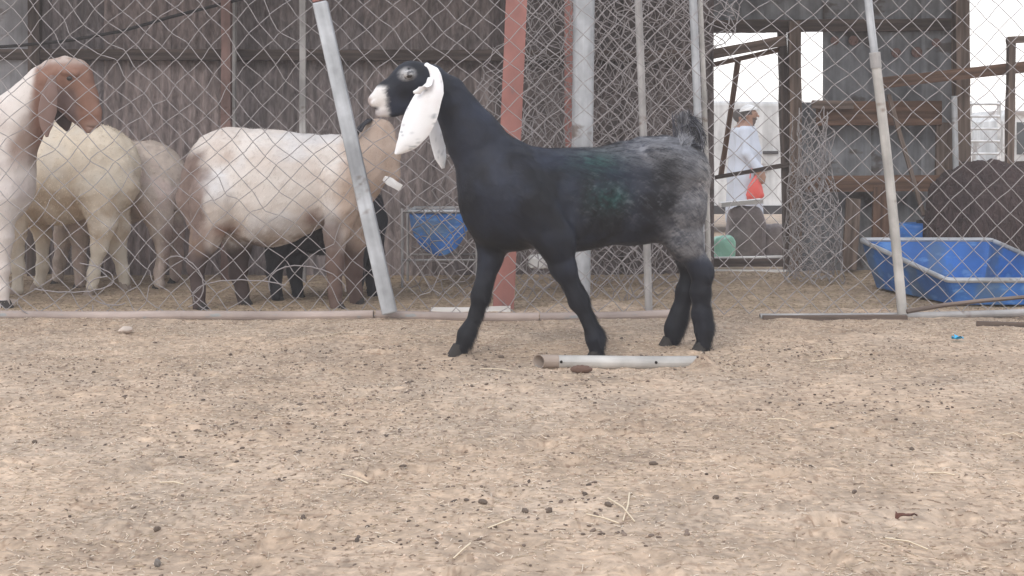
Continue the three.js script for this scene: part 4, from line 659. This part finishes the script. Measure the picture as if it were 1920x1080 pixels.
// ---------------------------------------------------------------- blue feeding tub
{
  const c = { BL: P(1612, 451, 6.95), BR: P(1858, 451, 6.95), FL: P(1776, 527, 6.12), FR: P(2030, 527, 6.12) };
  const base = (p, q, t) => V(lerp(p.x, q.x, t), 0.012, lerp(p.z, q.z, t)); const cen = V().add(c.BL).add(c.BR).add(c.FL).add(c.FR).multiplyScalar(0.25);
  const b = {}; for (const k in c) b[k] = V(lerp(c[k].x, cen.x, 0.17), 0.015, lerp(c[k].z, cen.z, 0.06));
  const root = thing('feed_tub', 'large blue plastic feeding tub with a pale rim behind the thin pole', 'tub', V(cen.x, 0, cen.z));
  // skin with rounded corners: outline of rim and base, lofted
  const ring = (q, s, y) => { const ord = [q.BL, q.BR, q.FR, q.FL], out = []; const ce = V().add(q.BL).add(q.BR).add(q.FL).add(q.FR).multiplyScalar(0.25); for (let i = 0; i < 4; i++) { const p = ord[i], pr = ord[(i + 3) % 4], nx = ord[(i + 1) % 4]; const A = p.clone().lerp(pr, 0.045), B = p.clone().lerp(nx, 0.045); for (let k = 0; k <= 4; k++) { const t = k / 4; out.push(A.clone().multiplyScalar((1 - t) ** 2).addScaledVector(p, 2 * t * (1 - t)).addScaledVector(B, t * t)); } for (let k = 1; k < 6; k++) { out.push(B.clone().lerp(nx.clone().lerp(p, 0.045), k / 6)); } } return out.map(o => { const v = o.sub(ce).multiplyScalar(s).add(ce); v.y += y; return v; }); };
  const rings = [[c, 1, 0], ...[0.2, 0.45, 0.7, 0.88, 0.97].map(t => [t, 1, 0]), [b, 1, 0]];
  const mixq = t => { const o = {}; for (const k in c) { const e = Math.pow(t, 1.15); o[k] = V(lerp(c[k].x, b[k].x, e), lerp(c[k].y, b[k].y, t), lerp(c[k].z, b[k].z, e)); } return o; };
  const loft = (list, closeB, flip) => { const pos = [], idx = [], n = list[0].length; for (const r of list) for (const p of r) pos.push(p.x, p.y, p.z); for (let j = 0; j < list.length - 1; j++) for (let i = 0; i < n; i++) { const a = j * n + i, q = j * n + (i + 1) % n; flip ? idx.push(a, a + n, q, q, a + n, q + n) : idx.push(a, q, a + n, q, q + n, a + n); } if (closeB) { const s = (list.length - 1) * n; for (let i = 1; i < n - 1; i++) flip ? idx.push(s, s + i + 1, s + i) : idx.push(s, s + i, s + i + 1); } const g = new THREE.BufferGeometry(); g.setAttribute('position', new THREE.Float32BufferAttribute(pos, 3)); g.setIndex(idx); return triUV(g, 1.2); };
  const ts = [0, 0.12, 0.3, 0.5, 0.7, 0.86, 0.95, 1]; const outer = loft(ts.map(t => ring(mixq(t), 1, 0)), true, false), inner = loft(ts.map(t => ring(mixq(t), 0.982, t > 0.99 ? 0.012 : 0)), true, true); outer.computeVertexNormals(); inner.computeVertexNormals();
  part('shell', mergeGeometries([outer, inner]), M.bluePlastic, root);
  const rp = ring(c, 1.0, 0.004); rp.push(rp[0].clone()); part('rim', tubeGeo(rp, 0.013, 8, false), M.rim, root);
}
// blue half-barrel feeder on a pipe stand, and a blue drum behind the tub
{
  const D = 7.15, root = thing('half_barrel_feeder', 'blue half-barrel feeder on a white pipe stand behind the goat chest', 'feeder', P(830, groundPy(D), D));
  const c = P(826, 396, D), R = 0.165, n = 26, pos = [], idx = []; const zs = [0.11, 0.112, -0.28, -0.28];
  const prof = [[0.11, 0.0], [0.115, 0.90], [0.11, 1], [-0.28, 1], [-0.29, 0.9], [-0.28, 0]];
  for (const [z, s] of prof) for (let i = 0; i <= n; i++) { const a = Math.PI + i / n * Math.PI; pos.push(c.x + Math.cos(a) * R * s * 1.0, c.y + Math.sin(a) * R * 1.45 * s, c.z + z); }
  for (let j = 0; j < prof.length - 1; j++) for (let i = 0; i < n; i++) { const a = j * (n + 1) + i, b = a + n + 1; idx.push(a, b, a + 1, a + 1, b, b + 1); }
  const g = new THREE.BufferGeometry(); g.setAttribute('position', new THREE.Float32BufferAttribute(pos, 3)); g.setIndex(idx); const u = triUV(g, 1.5); u.computeVertexNormals(); part('barrel_half', u, M.bluePlastic, root);
  part('rim', tubeGeo([V(c.x - R, c.y + .004, c.z + .115), V(c.x + R, c.y + .004, c.z + .115), V(c.x + R, c.y + .004, c.z - .285), V(c.x - R, c.y + .004, c.z - .285), V(c.x - R, c.y + .004, c.z + .115)], 0.011, 7), M.rim, root);
  for (const [x, z] of [[-R - 0.04, 0.1], [-R - 0.04, -0.27], [R + 0.04, 0.1], [R + 0.04, -0.27]]) part('leg', pipeGeo(V(c.x + x, -0.01, c.z + z), V(c.x + x, c.y + 0.02, c.z + z), 0.008, { bow: 0 }), M.galvDull, root);
  for (const z of [0.1, -0.27]) for (const y of [c.y + 0.002, c.y - 0.265]) part('stand_rail', tubeGeo([V(c.x - R - 0.04, y, c.z + z * 1.02), V(c.x + R + 0.04, y, c.z + z * 1.02)], 0.007, 7), M.galvDull, root);
}
{ const D = 7.45, root = thing('blue_drum', 'blue plastic drum standing half hidden behind the blue tub', 'drum', P(1718, groundPy(D), D)); const h = P(0, 418, D).y, pr = []; for (let i = 0; i <= 24; i++) { const t = i / 24; pr.push(new THREE.Vector2(0.105 * (1 + 0.05 * Math.sin(t * Math.PI)) * (Math.abs(t - 0.35) < 0.03 || Math.abs(t - 0.68) < 0.03 ? 1.05 : 1) * (t > 0.97 ? 0.9 : 1), t * h)); } pr.push(new THREE.Vector2(0.001, h)); const g = new THREE.LatheGeometry(pr, 28), c = P(1718, groundPy(D), D); g.translate(c.x, 0, c.z); part('barrel', g, M.bluePlastic, root); const lid = new THREE.CylinderGeometry(0.03, 0.03, 0.02, 16); lid.translate(c.x + 0.03, h + 0.008, c.z); part('bung', lid, M.dark, root); }
// dark covered heap
{
  const D = 7.3, c = V(PX(1880, D), 0.2, -D), g = new THREE.SphereGeometry(1, 90, 60), p = g.attributes.position; for (let i = 0; i < p.count; i++) { let x = p.getX(i), y = p.getY(i), z = p.getZ(i); const q = v => Math.sign(v) * Math.pow(Math.abs(v), 0.62); x = q(x); y = q(y); z = q(z); const n = 1 + (fbm(x * 2 + 3, y * 2, z * 2, 4) - 0.5) * 0.35 + (fbm(x * 9, y * 9, z * 9, 3) - 0.5) * 0.10; p.setXYZ(i, x * 0.44 * n + c.x, y * 0.47 * n + c.y, z * 0.26 * n + c.z); } const u = triUV(g, 1.6); u.computeVertexNormals(); single('covered_heap', u, M.tarp, 'dark brown lumpy heap behind the blue tub', 'heap');
}

// ---------------------------------------------------------------- outside: vehicles and people
const OY = -0.42;
function wheel(root, x, z, r) { const t = new THREE.TorusGeometry(r * 0.76, r * 0.25, 12, 28); t.scale(1, 1, 1.2); t.translate(x, OY + r, z); const w = part('wheel', t, M.tyre, root); const pr = [[0.001, 0.03], [0.2, 0.035], [0.45, 0.0], [0.62, 0.03], [0.64, -0.06]].map(a => new THREE.Vector2(a[0] * r, a[1])); const rim = new THREE.LatheGeometry(pr, 20); rim.rotateX(Math.PI / 2); rim.translate(x, OY + r, z + 0.06); const m = new THREE.Mesh(rim, M.rim); m.name = 'rim'; m.geometry.translate(-root.position.x, -root.position.y, -root.position.z); m.castShadow = true; w.add(m); }
function extrudeSide(pts, z0, depth, bevel = 0.04) { const s = new THREE.Shape(pts.map(p => new THREE.Vector2(...p))); const g = new THREE.ExtrudeGeometry(s, { depth: depth - 2 * bevel, bevelEnabled: true, bevelSize: bevel, bevelThickness: bevel, bevelSegments: 3 }); g.translate(0, 0, z0 + bevel); return triUV(g, 0.4); }
{
  const D = 18, x0 = PX(1150, D), x1 = PX(1745, D), z = -D - 1.7, root = thing('van', 'white van parked beyond the doorway behind the man in white', 'van', V((x0 + x1) / 2, OY, -D - 0.85));
  const y = h => OY + h; part('body', extrudeSide([[x0, y(0.35)], [x1 - 0.1, y(0.35)], [x1, y(0.8)], [x1 - 0.15, y(1.1)], [x1 - 0.9, y(1.25)], [x1 - 1.35, y(1.78)], [x0 + 0.1, y(1.82)], [x0, y(1.7)]], z, 1.7, 0.06), M.whitePaint, root);
  const q = (px, h) => V(PX(px, D), y(h), -D + 0.006); part('door_seam', mergeGeometries([tubeGeo([q(1400, 0.42), q(1400, 1.7)], 0.008, 5), tubeGeo([q(1490, 0.42), q(1490, 1.7)], 0.008, 5)]), M.dark, root);
  const hd = P(1444, 286, D); part('door_handle', barGeo(V(hd.x - 0.11, hd.y, hd.z + 0.03), V(hd.x + 0.11, hd.y, hd.z + 0.03), 0.045, 0.035, { round: 0.012 }), M.dark, root);
  part('sill_trim', barGeo(V(x0 + 0.05, y(0.33), -D + 0.012), V(x1 - 0.1, y(0.33), -D + 0.012), 0.12, 0.03), M.dark, root);
  part('window', barGeo(V(x1 - 1.32, y(1.5), -D + 0.006), V(x1 - 0.95, y(1.36), -D + 0.006), 0.36, 0.012), M.glass, root);
  for (const x of [x0 + 0.75, x1 - 0.8]) for (const zz of [-D - 0.08, -D - 1.6]) wheel(root, x, zz, 0.33);
}
{
  const D = 17.5, root = thing('truck', 'white truck with open side rails parked beyond the timber frame', 'truck', V(PX(1960, D), OY, -D - 0.85)), y = h => OY + h, xb0 = PX(1765, D), xb1 = PX(1874, D), xc1 = PX(2080, D), z = -D - 1.65;
  part('cab', extrudeSide([[xb1 + 0.08, y(0.45)], [xc1, y(0.45)], [xc1, y(0.95)], [xc1 - 0.08, y(1.1)], [xc1 - 0.35, y(1.62)], [xb1 + 0.16, y(1.66)], [xb1 + 0.08, y(1.55)]], z, 1.65, 0.06), M.whitePaint, root);
  part('side_window', barGeo(V(PX(1906, D), y(1.33), -D + 0.008), V(PX(1990, D), y(1.33), -D + 0.008), 0.44, 0.014), M.glass, root);
  part('bed', barGeo(V(xb0, y(0.72), -D - 0.82), V(xb1, y(0.72), -D - 0.82), 0.16, 1.6), M.whitePaint, root);
  for (const h of [0.95, 1.12, 1.29, 1.46, 1.63, 1.8]) part('side_rail', tubeGeo([V(xb0, y(h), -D), V(xb1, y(h), -D)], 0.02, 6), M.whitePaint, root);
  for (let i = 0; i <= 2; i++) part('stake', barGeo(V(lerp(xb0, xb1, i / 2), y(0.75), -D - 0.02), V(lerp(xb0, xb1, i / 2), y(1.84), -D - 0.02), 0.05, 0.03), M.whitePaint, root);
  part('mud_flap', barGeo(V(xb1 - 0.3, y(0.4), -D - 0.1), V(xb1 - 0.3, y(0.66), -D - 0.1), 0.3, 0.01), M.dark, root);
  for (const x of [xb0 + 0.4, xc1 - 0.55]) for (const zz of [-D - 0.08, -D - 1.55]) wheel(root, x, zz, 0.33);
}
// a man built facing +x, feet at the origin; turn about y
function person(px, D, turn, label, robe, skin, o = {}) {
  const k = o.k || 1, G = []; const B = (a, ra, b, rb, kz = 1) => mkBone(V(...a), ra, V(...b), rb, kz);
  G.push({ k: 0.05, join: 0, bones: [B([0, 0.30, 0], 0.19, [0, 0.85, 0], 0.165, 0.9), B([0, 0.85, 0], 0.165, [0.0, 1.15, 0], 0.145, 0.85), B([0, 1.15, 0], 0.15, [-0.01, 1.36, 0], 0.125, 0.72)] });
  G.push({ k: 0.03, join: 0.04, bones: [B([-0.01, 1.41, -0.15], 0.062, [-0.01, 1.41, 0.15], 0.062), B([0, 1.42, 0], 0.06, [0.015, 1.52, 0], 0.052)] });
  G.push({ k: 0.025, join: 0.02, bones: [B([-0.01, 1.615, 0], 0.088, [0.025, 1.60, 0], 0.082, 1.18), B([0.03, 1.55, 0], 0.062, [0.055, 1.515, 0], 0.036, 1.1)] });
  G.push({ k: 0.006, join: 0.010, bones: [B([0.100, 1.612, 0], 0.009, [0.124, 1.577, 0], 0.013), B([0.098, 1.618, -0.035], 0.012, [0.098, 1.618, 0.035], 0.012), B([0.098, 1.545, -0.018], 0.010, [0.098, 1.545, 0.018], 0.010)] });
  for (const s of [-1, 1]) G.push({ k: 0.006, join: 0.008, bones: [B([0.0, 1.60, s * 0.080], 0.016, [-0.005, 1.57, s * 0.080], 0.013)] });
  const hands = [];
  for (const s of [-1, 1]) { const el = [0.0 + (s > 0 ? 0.02 : -0.03), 1.13, s * 0.235], wr = s > 0 ? [0.17, 0.93, 0.22] : [0.02, 0.88, -0.22]; G.push({ k: 0.03, join: 0.03, bones: [B([-0.01, 1.39, s * 0.165], 0.066, el, 0.056), B(el, 0.056, wr, 0.05)] }); hands.push([wr, s]); }
  for (const [w, s] of hands) { const x = w[0] + 0.005, y = w[1], z = w[2]; const bones = [B([x, y, z], 0.026, [x + 0.012, y - 0.05, z], 0.028)]; for (let f = 0; f < 4; f++) { const fx = x + 0.034 - f * 0.020, l = [0.040, 0.046, 0.042, 0.032][f]; bones.push(B([fx, y - 0.075, z], 0.009, [fx + 0.006, y - 0.075 - l, z - s * 0.008], 0.0085), B([fx + 0.006, y - 0.075 - l, z - s * 0.008], 0.0085, [fx + 0.004, y - 0.085 - l * 1.4, z - s * 0.028], 0.007)); } bones.push(B([x + 0.03, y - 0.03, z - s * 0.012], 0.011, [x + 0.05, y - 0.075, z - s * 0.018], 0.009), B([x + 0.05, y - 0.075, z - s * 0.018], 0.009, [x + 0.045, y - 0.10, z - s * 0.022], 0.008)); G.push({ k: 0.005, join: 0.01, bones }); }
  for (const s of [-1, 1]) G.push({ k: 0.02, join: 0.02, bones: [B([s * 0.05, 0.25, s * 0.09], 0.07, [s * 0.07, 0.08, s * 0.09], 0.045), B([s * 0.07, 0.05, s * 0.09], 0.042, [s * 0.07 + 0.16, 0.035, s * 0.10], 0.032)] });
  const f = fieldOf(G, [], (x, y, z) => y < 1.35 && y > 0.2 ? (fbm(x * 9, y * 2.5, z * 9, 2) - 0.5) * 0.05 * sm(1.35, 0.9, y) : 0), [mn, mx] = boundsOf(G); const g = meshField(f, mn, mx, 0.0085);
  paint(g, (x, y, z) => { if (y > 1.46) { if (y > 1.60 && x < 0.06 - (y - 1.6) * 0.3 || x < -0.02 && y > 1.53) return [0.03, 0.022, 0.018]; if (y < 1.56 && x > 0.06) return [0.07, 0.045, 0.035]; return skin; } for (const [w, s] of hands) if (y < w[1] - 0.012 && Math.hypot(x - w[0], z - w[2]) < 0.09 && y > w[1] - 0.2) return skin; if (y < 0.13) return [0.09, 0.05, 0.035]; return robe; });
  g.scale(k, k, k); const root = thing('person', label, 'person', V(PX(px, D), OY, -D)); const m = new THREE.Mesh(g, M.hide); m.name = 'body'; m.rotation.y = turn; m.castShadow = m.receiveShadow = true; root.add(m);
  if (o.cap) { const pr = []; for (let i = 0; i <= 8; i++) pr.push(new THREE.Vector2(0.100 * Math.cos(i / 8 * Math.PI / 2) ** 0.6 + 0.001, i / 8 * 0.082)); const c = new THREE.LatheGeometry(pr, 24); c.scale(1.1, 1, 0.92); c.rotateZ(0.12); c.translate(0.004, 1.645, 0); c.scale(k, k, k); const cm = new THREE.Mesh(c, std({ map: T.cloth, color: rgb(0.78, 0.78, 0.78), roughness: 0.9 })); cm.name = 'cap'; cm.rotation.y = turn; cm.castShadow = true; root.add(cm); }
  return root;
}
person(1403, 15.5, -0.35, 'person in a long white robe and white cap standing side-on beyond the doorway', [0.46, 0.50, 0.58], [0.27, 0.15, 0.10], { cap: true });
person(1388, 16.5, -0.2, 'bareheaded person standing behind the one in the white cap', [0.44, 0.47, 0.53], [0.25, 0.14, 0.095], { k: 1.0 });
{ // red carrier bag
  const D = 15.25, a = P(1414, 352, D), root = thing('carrier_bag', 'bright red carrier bag hanging from the hand of the person in white', 'bag', V(a.x, a.y - 0.14, a.z)); const g = new THREE.SphereGeometry(1, 26, 20), p = g.attributes.position; for (let i = 0; i < p.count; i++) { let x = p.getX(i), y = p.getY(i), z = p.getZ(i); const t = (y + 1) / 2, w = lerp(1, 0.16, Math.pow(t, 0.8)), f = 0.7 + 0.6 * fbm(x * 3 + 4, y * 2, z * 3, 3); p.setXYZ(i, x * 0.17 * w * f + t * 0.03, Math.sign(y) * Math.pow(Math.abs(y), 0.8) * 0.16, z * 0.09 * w * f); } g.translate(a.x, a.y, a.z); g.computeVertexNormals(); part('pouch', g, std({ color: rgb(0.52, 0.05, 0.035), roughness: 0.45 }), root);
  for (const s of [-1, 1]) part('handle', tubeGeo([V(a.x + s * 0.05, a.y + 0.11, a.z), V(a.x + s * 0.04, a.y + 0.2, a.z), V(a.x, a.y + 0.27, a.z + s * 0.01)], 0.007, 5), std({ color: rgb(0.70, 0.10, 0.08), roughness: 0.4 }), root);
}

// ---------------------------------------------------------------- things lying on the sand
{
  const D = 4.42, a = P(1001, 676, D), b = P(1318, 672, 4.50); a.y = gh(a.x, a.z) + 0.021; b.y = gh(b.x, b.z) - 0.030; const root = thing('fallen_pipe', 'pale hollow pipe with a rusty open end lying on the sand at the goat feet', 'pipe', V(a.x, gh(a.x, a.z), a.z));
  const dirv = b.clone().sub(a).normalize(), m = a.clone().addScaledVector(dirv, 0.085); part('tube', pipeGeo(m, b, 0.0232, { wall: 0.003, bow: 0.002, sides: 24, seed: 2 }), M.pvc, root); const eg = pipeGeo(a, m, 0.0236, { wall: 0.003, bow: 0, sides: 24, seed: 5 }); { const q = eg.attributes.position; for (let i = 0; i < q.count; i++) { const t = clamp(1 - (q.getX(i) - a.x) / 0.06, 0, 1); q.setX(i, q.getX(i) + t * (q.getZ(i) - a.z + 0.0236) * 0.75); } eg.computeVertexNormals(); }
  part('rusty_end', eg, std({ map: T.paint, color: rgb(0.45, 0.36, 0.30), roughness: 0.9 }), root);
  for (const t of [0.095, 0.43]) { const c = a.clone().addScaledVector(dirv, t), g = new THREE.CylinderGeometry(0.005, 0.005, 0.006, 12); g.rotateX(Math.PI / 2); g.translate(c.x, c.y + 0.003, c.z + 0.0226); part('bolt_hole', g, M.hole, root); }
}
function lump(name, px, py, len, h, mat, label, cat, seed, ridges = 0, group) { const D = FOC * EYE / (py - HOR); const g = new THREE.SphereGeometry(1, 26, 18), p = g.attributes.position; for (let i = 0; i < p.count; i++) { const x = p.getX(i), y = p.getY(i), z = p.getZ(i), n = 1 + (fbm(x * 2 + seed, y * 2, z * 2, 3) - 0.5) * 0.5 + ridges * Math.sin(x * 22) * 0.05; p.setXYZ(i, x * len / 2 * (ridges ? 1 : n), y * h / 2 * n, z * len * 0.28 * n); } g.computeVertexNormals(); g.rotateY(seed); const x = PX(px, D); g.translate(x, gh(x, -D) + h * 0.32, -D); return single(name, g, mat, label, cat, group); }
{ const D = FOC * EYE / (700 - HOR), x = PX(1090, D), g = new THREE.SphereGeometry(1, 40, 24), p = g.attributes.position; for (let i = 0; i < p.count; i++) { const X = p.getX(i), Y = p.getY(i), Z = p.getZ(i), n = 1 + Math.sin(X * 14) * 0.06 + (fbm(X * 3, Y * 3, Z * 3, 3) - 0.5) * 0.2; p.setXYZ(i, X * 0.038, Y * 0.014 * n, Z * 0.016 * n); } g.computeVertexNormals(); g.translate(x, gh(x, -D) + 0.014, -D); single('dry_husk', g, std({ color: rgb(0.13, 0.075, 0.055), roughness: 0.9 }), 'brown ribbed oval husk lying in front of the fallen pipe', 'husk'); }
const clod = std({ color: rgb(0.12, 0.09, 0.07), roughness: 0.95 }), stone = std({ color: rgb(0.16, 0.14, 0.125), roughness: 0.9 }), paleStone = std({ color: rgb(0.55, 0.46, 0.39), roughness: 0.95 });
[[65, 836], [432, 664], [905, 948], [1030, 965], [985, 964], [1342, 944], [568, 970], [940, 672], [1602, 925], [1140, 955], [295, 988], [1710, 845], [1225, 875]].forEach(([px, py], i) => lump('dung_clod', px, py, 0.015 + 0.009 * ((i * 37) % 5) / 5, 0.010 + 0.004 * ((i * 13) % 4) / 4, clod, 'small dark dung clod lying loose on the sand', 'dung', i * 1.3, 0, 'loose dung clods'));
lump('pebble', 295, 1052, 0.019, 0.017, stone, 'round dark grey pebble lying alone on the sand', 'pebble', 2.2); lump('stone', 235, 624, 0.075, 0.03, paleStone, 'pale flat stone half sunk in the sand by the fence foot', 'stone', 1.2); lump('stone', 15, 577, 0.10, 0.05, paleStone, 'pale stone by the foot of the brown-faced sheep', 'stone', 4.2);
function scrap(name, px, py, w, h, mat, label, cat, seed) { const D = FOC * EYE / (py - HOR), g = new THREE.PlaneGeometry(w, h, 14, 8), p = g.attributes.position; for (let i = 0; i < p.count; i++) { const x = p.getX(i), y = p.getY(i); p.setXYZ(i, x + (noise(x * 90, y * 90, seed) - 0.5) * w * 0.3, y + (noise(x * 90, y * 90, seed + 4) - 0.5) * h * 0.5, (fbm(x * 60, y * 60, seed + 8, 2)) * Math.min(w, h) * 1.2); } g.rotateX(-Math.PI / 2); const b = g.clone(); b.translate(0, -0.0015, 0); const m = mergeGeometries([g, b]); const X = PX(px, D); m.computeVertexNormals(); m.translate(X, gh(X, -D) + 0.001, -D); return single(name, m, mat, label, cat); }
scrap('plastic_scrap', 1795, 642, 0.045, 0.035, std({ color: rgb(0.04, 0.40, 0.68), roughness: 0.4 }), 'small bright blue plastic scrap on the sand', 'scrap', 3);
scrap('dry_leaf', 1700, 978, 0.048, 0.02, std({ color: rgb(0.10, 0.035, 0.02), roughness: 0.8 }), 'crumpled reddish brown dry leaf on the sand', 'leaf', 9);
// longer stalks that can be told apart
{
  const st = [[1660, 1020, 1740, 1036, 0], [1180, 935, 1168, 985, 1], [1140, 945, 1190, 990, 1], [1100, 975, 1160, 990, 0], [1440, 788, 1485, 791, 0], [1740, 887, 1790, 890, 0], [850, 1050, 882, 1032, 0], [300, 902, 345, 910, 0], [600, 640, 640, 625, 0], [915, 1000, 960, 982, 0], [1520, 680, 1580, 677, 0], [1880, 812, 1915, 815, 0], [900, 692, 960, 697, 0], [640, 895, 690, 912, 0]];
  const m = std({ color: rgb(0.66, 0.55, 0.40), roughness: 0.7 });
  st.forEach(([a, b, c, d]) => { const q = (px, py) => { const D = FOC * EYE / (py - HOR), x = PX(px, D); return V(x, gh(x, -D) + 0.005, -D); }; const p = q(a, b), r = q(c, d), mid = p.clone().lerp(r, 0.5); mid.y = gh(mid.x, mid.z) + 0.009; mid.x += 0.004; single('straw_stalk', tubeGeo([p, mid, r], 0.0017, 5), m, 'long pale straw stalk lying loose on the sand', 'straw', 'long straw stalks'); });
}
// litter that nobody could count
function litter(name, geo, mat, count, seed, place, label, category) { const im = new THREE.InstancedMesh(geo, mat, count), r = RNG(seed), m = new THREE.Matrix4(), q = new THREE.Quaternion(), e = new THREE.Euler(), n = { x: 0 }; for (let i = 0; i < count; i++) { let D, x, s; do { D = 2.05 + r() * 3.85; x = (r() - 0.5) * (0.84 * 5.9 + 0.6); s = place(x, D, r); } while (Math.abs(x) > 0.42 * D + 0.25 || !s); e.set((r() - 0.5) * s.tilt, r() * Math.PI * 2, (r() - 0.5) * s.tilt); q.setFromEuler(e); m.compose(V(x, gh(x, -D) + s.y, -D), q, V(...s.s)); im.setMatrixAt(i, m); im.setColorAt(i, rgb(...s.c)); } im.name = name; im.castShadow = im.receiveShadow = true; scene.add(im); return tag(im, label, category, null, 'stuff'); }
{
  const blade = new THREE.BoxGeometry(1, 1, 1, 3, 1, 1); { const p = blade.attributes.position; for (let i = 0; i < p.count; i++) { const x = p.getX(i); p.setY(i, p.getY(i) + 0.9 * (0.25 - x * x)); p.setZ(i, p.getZ(i) + 1.2 * (0.25 - x * x)); } }
  const ball = new THREE.IcosahedronGeometry(0.5, 1), white = std({ color: rgb(1, 1, 1), roughness: 0.9 });
  const pale = (r) => { const k = 0.7 + 0.5 * r(); return mix3([0.60 * k, 0.47 * k, 0.34 * k], [0.70 * k, 0.62 * k, 0.52 * k], r()); };
  const clump = (x, D, f, z) => fbm(x * f, D * f, z, 3);
  litter('straw_litter', blade, white, 40000, 101, (x, D, r) => { if (r() > sm(0.3, 0.65, clump(x, D, 1.5, 3)) + 0.25) return null; const L = 0.006 + 0.030 * r() * r() * r(); return { y: 0.0012, tilt: 0.5, s: [L, 0.0010, 0.0007 + 0.0008 * r()], c: r() < 0.35 ? [0.38, 0.30, 0.21] : pale(r) }; }, 'chopped pale straw scattered over the sand', 'straw');
  litter('dung_crumbs', blade, white, 8000, 103, (x, D, r) => { if (r() > sm(0.36, 0.62, clump(x, D, 2.3, 13)) + 0.22) return null; const L = 0.005 + 0.016 * r() * r(); const k = 0.7 + 0.7 * r(); return { y: 0.001, tilt: 0.7, s: [L, 0.0014, 0.0016 + 0.0022 * r()], c: [0.26 * k, 0.19 * k, 0.14 * k] }; }, 'dark crumbs of trodden dung and leaf scattered over the sand', 'crumbs');
  litter('dung_pellets', ball, white, 2000, 105, (x, D, r) => { if (r() > sm(0.42, 0.62, clump(x, D, 1.8, 23)) * sm(5.6, 4.2, D) + 0.06) return null; const s = 0.004 + 0.008 * r() * r(), k = 0.6 + 1.1 * r(); return { y: s * 0.16, tilt: 0.6, s: [s * (1.0 + 1.2 * r()), s * (0.5 + 0.4 * r()), s * (0.7 + 0.5 * r())], c: [0.12 * k, 0.088 * k, 0.068 * k] }; }, 'small dark dung pellets scattered over the sand', 'dung');
  litter('sand_grit', ball, white, 9000, 107, (x, D, r) => { const s = 0.0025 + 0.005 * r() * r(), k = 0.75 + 0.4 * r(); return { y: s * 0.2, tilt: 1, s: [s * 1.3, s, s], c: [0.52 * k, 0.40 * k, 0.31 * k] }; }, 'pale grit and little clods lying over the sand', 'grit');
}
// trodden hay on the pen floor
{
  const blade = new THREE.BoxGeometry(1, 1, 1), n = 14000, im = new THREE.InstancedMesh(blade, std({ color: rgb(1, 1, 1) }), n), r = RNG(202), m = new THREE.Matrix4(), q = new THREE.Quaternion(), e = new THREE.Euler();
  for (let i = 0; i < n; i++) { const D = 5.92 + r() * 2.0, x = (r() - 0.5) * 0.86 * D, L = 0.008 + 0.03 * r() * r(), k = 0.4 + 0.7 * r(); e.set((r() - 0.5) * 0.6, r() * 6.3, (r() - 0.5) * 0.6); q.setFromEuler(e); m.compose(V(x, gh(x, -D) + 0.002, -D), q, V(L, 0.0016, 0.002 + 0.002 * r())); im.setMatrixAt(i, m); im.setColorAt(i, rgb(0.42 * k, 0.33 * k, 0.22 * k)); }
  im.name = 'trodden_hay'; im.castShadow = im.receiveShadow = true; scene.add(im); tag(im, 'trodden hay and dung over the floor of the pen', 'hay', null, 'stuff');
}
scene.fog = new THREE.FogExp2(new THREE.Color().setRGB(0.85, 0.80, 0.78), 0.0085);   // dust hanging in the yard
finish(scene);
renderer.render(scene, camera);
